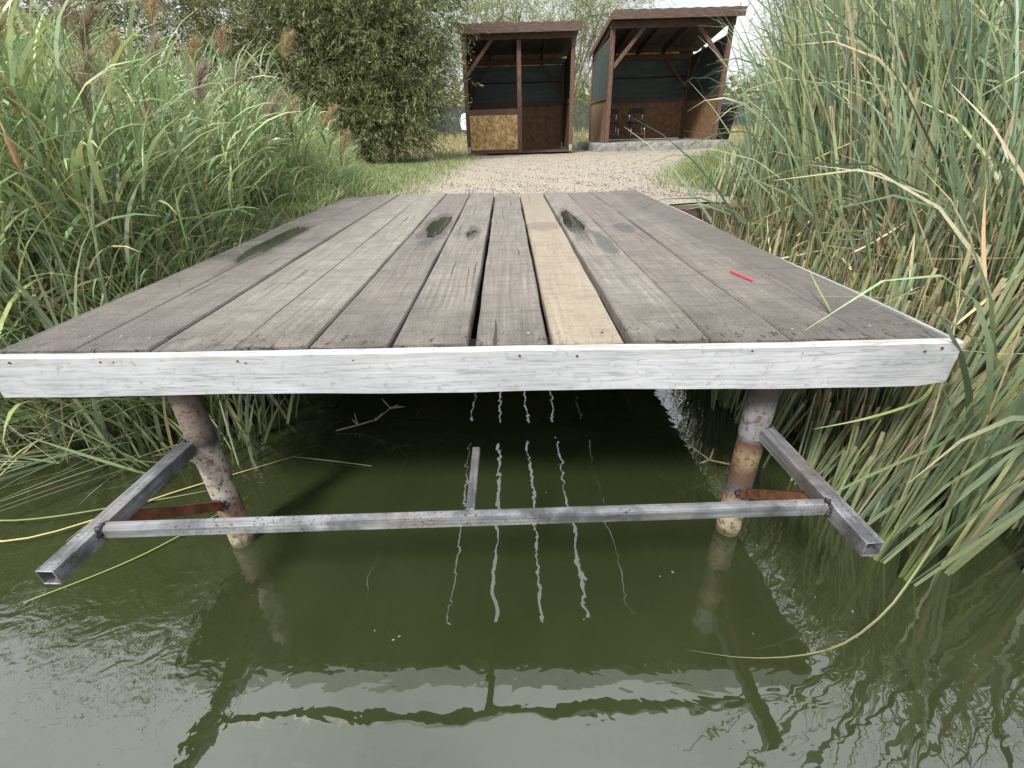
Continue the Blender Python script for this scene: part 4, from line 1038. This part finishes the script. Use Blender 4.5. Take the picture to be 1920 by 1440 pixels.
def slab():
    mb = MB(); n = 30
    x0, x1, y0, y1 = 2.22, 5.62, 13.22, 16.15
    ring = []
    for k in range(n): ring.append((x0 + (x1 - x0) * k / n, y0))
    for k in range(n): ring.append((x1, y0 + (y1 - y0) * k / n))
    for k in range(n): ring.append((x1 - (x1 - x0) * k / n, y1))
    for k in range(n): ring.append((x0, y1 - (y1 - y0) * k / n))
    m = len(ring)
    for i, (z, e) in enumerate(((-.10, .05), (.06, .035), (.125, .012), (.148, -.02))):
        for k, (x, y) in enumerate(ring):
            cx, cy = (x0 + x1) / 2, (y0 + y1) / 2; d = Vector((x - cx, y - cy)).normalized(); w = e + random.uniform(-.02, .02) * (1 if i < 3 else .3)
            mb.v.append((x + d.x * w, y + d.y * w, z + (random.uniform(-.008, .008) if 0 < i < 3 else 0)))
    for i in range(3):
        for k in range(m): mb.f.append((i * m + k, i * m + (k + 1) % m, (i + 1) * m + (k + 1) % m, (i + 1) * m + k))
    mb.f.append(tuple(3 * m + k for k in range(m)))
    tag(mb.build('concrete_slab', M['concrete'], None, origin=(3.9, 14.6, 0)), 'rough pale concrete slab beneath the wider shelter', 'slab')
slab()
def stool(x, y, label, rz=0):
    t = thing('bar_stool', label, 'stool', (x, y, .15)); z = .15
    w = .19
    for sx in (-1, 1):
        for sy in (-1, 1):
            top = (x + sx * (w - .02), y + sy * .15, z + .42)
            pts = [(x + sx * (w + .025), y + sy * .20, z), top]
            MB().tube(pts, .0115, 8).build('leg', M['chrome'], t, smooth=True)
        MB().tube([(x + sx * (w - .02), y + .15, z + .42), (x + sx * (w - .005), y + .185, z + .58), (x + sx * (w + .0), y + .20, z + .74)], .0115, 8).build('back_tube', M['chrome'], t, smooth=True)
    MB().box(x - w - .025, x + w + .025, y - .19, y + .175, z + .42, z + .468).build('seat', M['black'], t, bevel=.015, seg=2)
    MB().box(x - w - .03, x + w + .03, y + .172, y + .205, z + .67, z + .80).build('backrest', M['black'], t, bevel=.012, seg=2)
    MB().tube([(x - w - .008, y - .18, z + .17), (x + w + .008, y - .18, z + .17)], .009, 8).build('foot_rail', M['chrome'], t)
stool(3.70, 15.05, 'black seated chrome legged stool standing free before the back wall of the wider shelter')
stool(2.96, 15.05, 'black seated chrome legged stool half hidden by the left front post of the wider shelter')
def bin_():
    t = thing('wheelie_bin', 'black wheeled rubbish bin beside the right wall of the wider shelter', 'bin', (6.05, 15.0, 0)); z = -.02
    mb = MB(); zs = [(z + .06, .20, .23), (z + .5, .23, .27), (z + .92, .26, .31), (z + .95, .28, .33)]
    for q, a, b in zs: mb.v += [(6.05 + sx * a, 15.0 + sy * b, q) for sx, sy in ((-1, -1), (1, -1), (1, 1), (-1, 1))]
    for i in range(3): mb.f += [(i * 4 + k, i * 4 + (k + 1) % 4, i * 4 + 4 + (k + 1) % 4, i * 4 + 4 + k) for k in range(4)]
    mb.f += [(3, 2, 1, 0), (12, 13, 14, 15)]
    mb.build('bin_body', M['black'], t, bevel=.02, seg=2)
    MB().add([(5.76, 14.65, .935), (6.34, 14.65, .935), (6.34, 15.36, .955), (5.76, 15.36, .955), (5.80, 14.70, .985), (6.30, 14.70, .985), (6.30, 15.33, 1.02), (5.80, 15.33, 1.02)],
             [(0, 3, 2, 1), (4, 5, 6, 7), (0, 1, 5, 4), (1, 2, 6, 5), (2, 3, 7, 6), (3, 0, 4, 7)]).build('lid', M['black'], t, bevel=.015)
    for sx in (-1, 1):
        MB().tube([(6.05 + sx * .22, 15.24, z + .09), (6.05 + sx * .27, 15.24, z + .09)], .10, 16).build('wheel', M['rubber'], t, bevel=.006)
bin_()
def van():
    t = thing('white_van', 'white van parked far behind the narrower shelter, mostly hidden by it', 'van', (.2, 23.5, .15)); z = float(height(0, 23.5))
    # side profile along x (nose at the left), lofted across y
    prof = [(-2.05, .42), (-2.12, .75), (-2.02, 1.02), (-1.55, 1.14), (-.95, 1.82), (-.6, 1.95), (2.3, 1.98), (2.42, 1.8), (2.46, .5), (2.40, .38)]
    mb = MB(); n = len(prof)
    for yy, k in ((-.92, .96), (-.86, 1.0), (.86, 1.0), (.92, .96)):
        mb.v += [(.2 + x * k, 23.5 + yy, z + .40 + (q - .40) * k) for x, q in prof]
    for i in range(3): mb.f += [(i * n + k, i * n + (k + 1) % n, (i + 1) * n + (k + 1) % n, (i + 1) * n + k) for k in range(n)]
    mb.f += [tuple(range(n)), tuple(3 * n + k for k in range(n))[::-1]]
    mb.build('body', M['vanwhite'], t, bevel=.03, seg=2)
    for xa, xb, xc, xd in ((-1.25, -.55, -.62, -.35), ):
        MB().add([(.2 - 1.32, 22.565, z + 1.22), (.2 - .45, 22.565, z + 1.22), (.2 - .45, 22.575, z + 1.78), (.2 - .86, 22.575, z + 1.78)], [(0, 1, 2, 3)]).build('side_window', M['glass'], t)
    MB().add([(.2 - 1.53, 22.8, z + 1.19), (.2 - 1.53, 24.2, z + 1.19), (.2 - 1.0, 24.15, z + 1.80), (.2 - 1.0, 22.85, z + 1.80)], [(0, 1, 2, 3)]).build('windscreen', M['glass'], t)
    for x in (-1.35, 1.6):
        for y in (22.62, 24.2):
            w = MB().tube([(.2 + x, y, z + .33), (.2 + x, y + .2, z + .33)], .33, 20).build('wheel', M['rubber'], t, bevel=.02)
    for y in (22.75, 24.25): MB().box(.2 - 2.13, .2 - 2.05, y - .12, y + .12, z + .72, z + .88).build('headlight', M['zinc'], t, bevel=.01)
van()
def fence():
    t = thing('mesh_fence', 'long dark grey shade cloth fence far across the meadow', 'fence', (0, 30, 0))
    xs = np.linspace(-26, 34, 25)
    mb = MB()
    for i in range(24):
        a, b = xs[i], xs[i + 1]; za, zb = float(height(a, 30)), float(height(b, 30))
        mb.bar((a, 30, za + .75), (b, 30, zb + .75), .02, 1.45)
    mb.build('shade_cloth', M['fence'], t)
    for x in xs: MB().tube([(x, 30.06, float(height(x, 30)) - .1), (x, 30.06, float(height(x, 30)) + 1.65)], .035, 8).build('fence_post', M['zinc'], t)
fence()

# ------------------------------------------------------------------ trees
def willow(name, label, base, trunks, blobs, ntwig, leaf, cols, w, bark='bark', droop=1.2, per=22, group=None, tl=(.35, .8), lw=.17):
    """several trunks, limbs reaching into blobs of twigs, each twig set with narrow leaves"""
    t = thing(name, label, 'tree', base, group); B = np.array(base, float)
    mb = MB(); tips = []
    for (dx, dy, h, r) in trunks:
        pts = [];
        for k in range(7):
            q = k / 6; pts.append(tuple(B + np.array([dx * q ** 1.4 + .03 * math.sin(5 * q + dx), dy * q ** 1.4 + .03 * math.sin(4 * q), h * q - .05])))
        mb.tube(pts, [r * (1 - .7 * k / 6) for k in range(7)], 9); tips.append(pts)
    wts = np.array([b[3] * b[4] * b[5] for b in blobs]) ** .75; wts /= wts.sum()
    for bl in blobs:                                   # limbs
        for q in range(4):
            tr = tips[rng.integers(len(tips))]; s0 = Vector(tr[rng.integers(2, 6)]); e = Vector((bl[0] + rng.normal(0, bl[3] * .4), bl[1] + rng.normal(0, bl[4] * .4), bl[2] + rng.normal(0, bl[5] * .4)))
            mid = s0.lerp(e, .5) + Vector((0, 0, .12)); mb.tube([s0, s0.lerp(mid, .6), mid, e], [.028, .022, .016, .006], 6)
    mb.build('trunk', M[bark], t, smooth=True)
    n = ntwig; i = rng.choice(len(blobs), n, p=wts); bb = np.array([b[:6] for b in blobs])[i]
    d = rng.normal(0, 1, (n, 3)); d /= np.linalg.norm(d, axis=1, keepdims=True); rad = rng.random(n) ** .42
    P = bb[:, :3] + d * bb[:, 3:6] * rad[:, None]
    az = np.arctan2(d[:, 1], d[:, 0]) + rng.normal(0, .7, n); L = U(*tl, n)
    th0 = np.clip(np.arccos(np.clip(d[:, 2], -1, 1)) * .6 + rng.normal(0, .35, n), .1, 2.2)
    m = per; f = np.linspace(.05, 1, m)
    th = th0[:, None] + droop * f[None]; dd = np.stack([np.sin(th) * np.cos(az)[:, None], np.sin(th) * np.sin(az)[:, None], np.cos(th)], -1)
    Q = P[:, None] + np.cumsum(dd * (L / m)[:, None, None], 1)
    Q = Q.reshape(-1, 3); T = dd.reshape(-1, 3); k = len(Q)
    keep = Q[:, 2] > float(B[2]) - .02; Q, T = Q[keep], T[keep]; k = len(Q)
    ld = T * .75 + rng.normal(0, .55, (k, 3)) + np.array([0, 0, -.18]); ld /= np.linalg.norm(ld, axis=1, keepdims=True)
    sd = np.cross(ld, rng.normal(0, 1, (k, 3))); sd /= np.linalg.norm(sd, axis=1, keepdims=True)
    ll = leaf * U(.65, 1.25, k)[:, None]; up = np.cross(ld, sd) * ll * .05
    V = np.stack([Q, Q + ld * ll * .42 + sd * ll * lw / 2 + up, Q + ld * ll, Q + ld * ll * .42 - sd * ll * lw / 2 + up], 1).reshape(-1, 3) - B
    F = np.arange(k * 4).reshape(-1, 4)
    c = pick(k, cols, w, .2)
    link('crown', np_mesh('crown', V, F, np.repeat(c, 4, 0), M['willow'], False), t)
    s = Soup(); nb = n // 2                            # bare twigs inside the crown
    s.add(*sticks(nb, P[:nb], dd[:nb, m // 3], L[:nb] * .8, np.full(nb, .004), np.tile(np.array([[.07, .06, .035]]), (nb, 1))))
    link('twigs', s.mesh('twigs', M['dry']), t)
    return t
DW = [(.14, .16, .060), (.18, .20, .080), (.245, .265, .12), (.095, .115, .046), (.37, .385, .25)]
willow('willow_bush', 'dense dark green willow bush with low branches beside the narrower shelter', (-3.0, 11.2, .02),
       [(-.5, .1, 2.2, .07), (.4, -.2, 2.4, .08), (.1, .3, 2.6, .07), (.9, .1, 1.9, .05), (-.9, -.1, 1.8, .05)],
       [(-3.0, 11.2, 1.5, 1.25, 1.1, 1.15), (-2.2, 10.9, 1.9, 1.05, .9, 1.2), (-3.9, 11.2, 2.0, 1.1, 1.0, 1.2), (-2.9, 11.0, 2.9, 1.5, 1.1, .9), (-1.7, 10.9, 1.4, .62, .6, .55),
        (-2.0, 10.8, .75, .75, .6, .60), (-1.55, 11.0, 2.6, .75, .7, .8), (-3.4, 10.8, .75, .9, .7, .7), (-2.7, 10.6, .55, .9, .6, .5), (-1.35, 11.3, 3.2, .6, .6, .5)], 7200, .098, DW, [3, 3, 2, 2, 1], droop=1.1, per=20)
willow('willow_tree', 'dark willow tree behind the left reeds, next to the dense bush', (-5.6, 11.5, 0),
       [(-.4, 0, 3.0, .12), (.6, .2, 2.8, .10)],
       [(-5.6, 11.4, 2.7, 1.3, 1.1, 1.0), (-4.7, 11.0, 2.4, .9, .8, .8), (-6.6, 11.3, 2.5, 1.0, .9, .9), (-5.3, 11.2, 1.6, 1.0, .8, .6), (-6.3, 11.4, 1.6, 1.0, .8, .6)], 1350, .12, DW, [3, 3, 3, 1, 1.5], per=18)
willow('willow_tree', 'open sunlit willow tree behind the reeds in the far left corner', (-9.2, 11.2, 0),
       [(-.4, 0, 3.0, .12), (.6, .2, 2.8, .10)],
       [(-8.6, 11.0, 2.9, 1.2, 1.0, .9), (-10, 11.0, 2.4, 1.2, .9, .9), (-8.0, 11.0, 2.0, .9, .8, .7), (-9.4, 11.0, 1.6, 1.3, .8, .6), (-7.4, 11.2, 2.9, .8, .7, .7)], 1150, .12, [(.09, .115, .03), (.12, .145, .045), (.16, .18, .06), (.06, .08, .025)], [3, 3, 2, 1], per=18)
PW = [(.20, .24, .07), (.26, .29, .10), (.32, .34, .15), (.15, .18, .06)]
willow('willow_tree', 'pale feathery willow with many leaning stems between the two shelters', (1.95, 17.8, .05),
       [(.9, .2, 4.2, .05), (1.3, 0, 4.0, .045), (.4, 0, 4.4, .05), (1.0, .4, 4.5, .04), (-.1, .2, 4.2, .045), (1.7, .1, 3.6, .04), (.2, .3, 3.5, .03)],
       [(2.6, 17.9, 2.7, .75, .7, 1.3), (3.2, 18.0, 3.6, 1.2, .9, .8), (2.0, 17.9, 3.6, .8, .7, .9), (1.7, 17.6, 1.9, .3, .5, .9), (2.5, 17.6, 1.3, .3, .5, .7)], 1700, .085, PW, [3, 3, 2, 2], 'barkpale', droop=1.7, per=18, tl=(.5, 1.1))
willow('willow_tree', 'thin pale willow rising behind the roof of the narrower shelter', (-.2, 19.5, .07),
       [(.3, 0, 4.6, .06), (1.0, .1, 4.4, .05), (-.6, .1, 4.4, .05)],
       [(-.9, 19.4, 3.7, .8, .7, .9), (.5, 19.6, 3.8, .8, .7, .8), (1.2, 19.5, 3.3, .5, .6, .6), (-.2, 19.5, 4.4, 1.1, .8, .5), (-1.3, 19.4, 2.6, .6, .5, .9)], 1500, .09, PW, [3, 3, 2, 2], 'barkpale', droop=1.7, per=18, tl=(.5, 1.1))
willow('willow_tree', 'grey green willow with hanging twigs above the right cattail stand', (6.6, 11.6, 0),
       [(.2, 0, 3.2, .12), (-.5, .1, 3.0, .10)],
       [(6.0, 11.2, 3.0, .8, .8, .7), (7.0, 11.3, 2.8, 1.2, .9, .9), (5.75, 11.0, 2.2, .38, .5, .6), (6.6, 11.2, 1.9, .8, .8, .7), (8.2, 11.4, 2.6, 1.2, .9, 1.0), (9.6, 11.4, 2.5, 1.3, .9, 1.1)], 2800, .085, [(.085, .105, .05), (.12, .14, .07), (.16, .175, .095), (.06, .075, .035)], [3, 3, 2, 1], droop=1.7, per=18, tl=(.4, .9))
HB = [(.20, .22, .06), (.27, .28, .085), (.13, .16, .05)]
def hedge(x, y, rx, h, label):
    z = float(height(x, y))
    willow('far_bush', label, (x, y, z), [(.2, 0, h * .6, .06), (-.4, 0, h * .5, .05)], [(x, y, z + h * .5, rx, .9, h * .5), (x + rx * .4, y, z + h * .45, rx * .6, .8, h * .45), (x - rx * .5, y, z + h * .4, rx * .6, .8, h * .4)], 420, .22, HB, [2, 2, 2], per=10, group='bushes beyond the fence', lw=.4)
hedge(14.2, 32.5, 2.4, 2.7, 'yellowish bush beyond the fence, right of the wider shelter')
hedge(18.5, 33, 2.5, 3.0, 'yellowish bush beyond the fence, farthest right behind the cattails')
hedge(5.2, 32.5, 2.2, 2.6, 'green bush beyond the fence seen between the shelters')
hedge(1.6, 33, 2.2, 2.9, 'green bush beyond the fence hidden behind the narrower shelter')
hedge(-3.2, 32.5, 2.4, 3.0, 'green bush beyond the fence left of the narrower shelter')
hedge(-8.5, 33, 2.6, 3.2, 'green bush beyond the fence behind the dark willows')

# ------------------------------------------------------------------ light, sky, camera
SUN_EL, SUN_AZ = 48, 214            # azimuth: compass-like, 0 = +Y, clockwise; the sun stands behind the camera to the left
w = bpy.data.worlds.new('World'); scene.world = w; w.use_nodes = True
nt = w.node_tree; g = N(nt); bg = nt.nodes['Background']
sky = g.new('ShaderNodeTexSky', sky_type='NISHITA'); sky.sun_disc = False
sky.sun_elevation = R_(SUN_EL); sky.sun_rotation = R_(SUN_AZ); sky.air_density = 1.2; sky.dust_density = 2.5
dv = g.coords('Generated'); sx, sy, sz = g.sep(dv)
up = g.math('MAXIMUM', sz, .06)
pv = g.new('ShaderNodeCombineXYZ'); g.link(g.math('DIVIDE', sx, g.math('ADD', up, .25)), pv.inputs[0]); g.link(g.math('DIVIDE', sy, g.math('ADD', up, .25)), pv.inputs[1])
cl = g.noise(pv.outputs[0], 2.1, 7, .58, .4); cl2 = g.noise(pv.outputs[0], .9, 4, .55)
cover = g.ramp(cl, [(.30, .62), (.52, 1)])
bright = g.math('MULTIPLY', g.ramp(cl2, [(.3, .62), (.7, 1.0)]), g.ramp(sz, [(0, .42), (.25, .50), (.65, .85), (1, 1)]))
cb_ = g.new('ShaderNodeVectorMath', operation='SCALE'); cb_.inputs[0].default_value = (14.4, 14.9, 15.4); g.link(bright, cb_.inputs['Scale'])
mix = g.mix(cover, sky.outputs[0], cb_.outputs[0])
g.link(mix, bg.inputs['Color']); bg.inputs['Strength'].default_value = .1
sun = bpy.data.lights.new('sun', 'SUN'); sun.energy = 2.7; sun.angle = R_(10); sun.color = (1, .965, .91)
so = bpy.data.objects.new('sun', sun); C.objects.link(so)
e, a = R_(SUN_EL), R_(SUN_AZ)
sd = Vector((math.sin(a) * math.cos(e), math.cos(a) * math.cos(e), math.sin(e)))
so.rotation_euler = sd.to_track_quat('Z', 'Y').to_euler(); so.location = (0, -3, 9)
cam = bpy.data.cameras.new('camera'); cam.sensor_width = 36; cam.lens = 878 / 1920 * 36; cam.clip_start = .02; cam.clip_end = 2000
co = bpy.data.objects.new('camera', cam); C.objects.link(co)
Rm = Matrix(((0.99961572, 0.02768754, 0.00134838), (-0.01201440, 0.47657127, -0.87905374), (-0.02498144, 0.87869973, 0.47672079)))
co.matrix_world = Matrix.Translation((0, 0, .5)) @ Rm.to_4x4(); scene.camera = co
vs = scene.view_settings; vs.view_transform = 'Standard'; vs.look = 'None'; vs.exposure = .95; vs.gamma = 1; vs.use_curve_mapping = False
scene.cycles.max_bounces = 8; scene.cycles.transparent_max_bounces = 12; scene.cycles.use_denoising = True
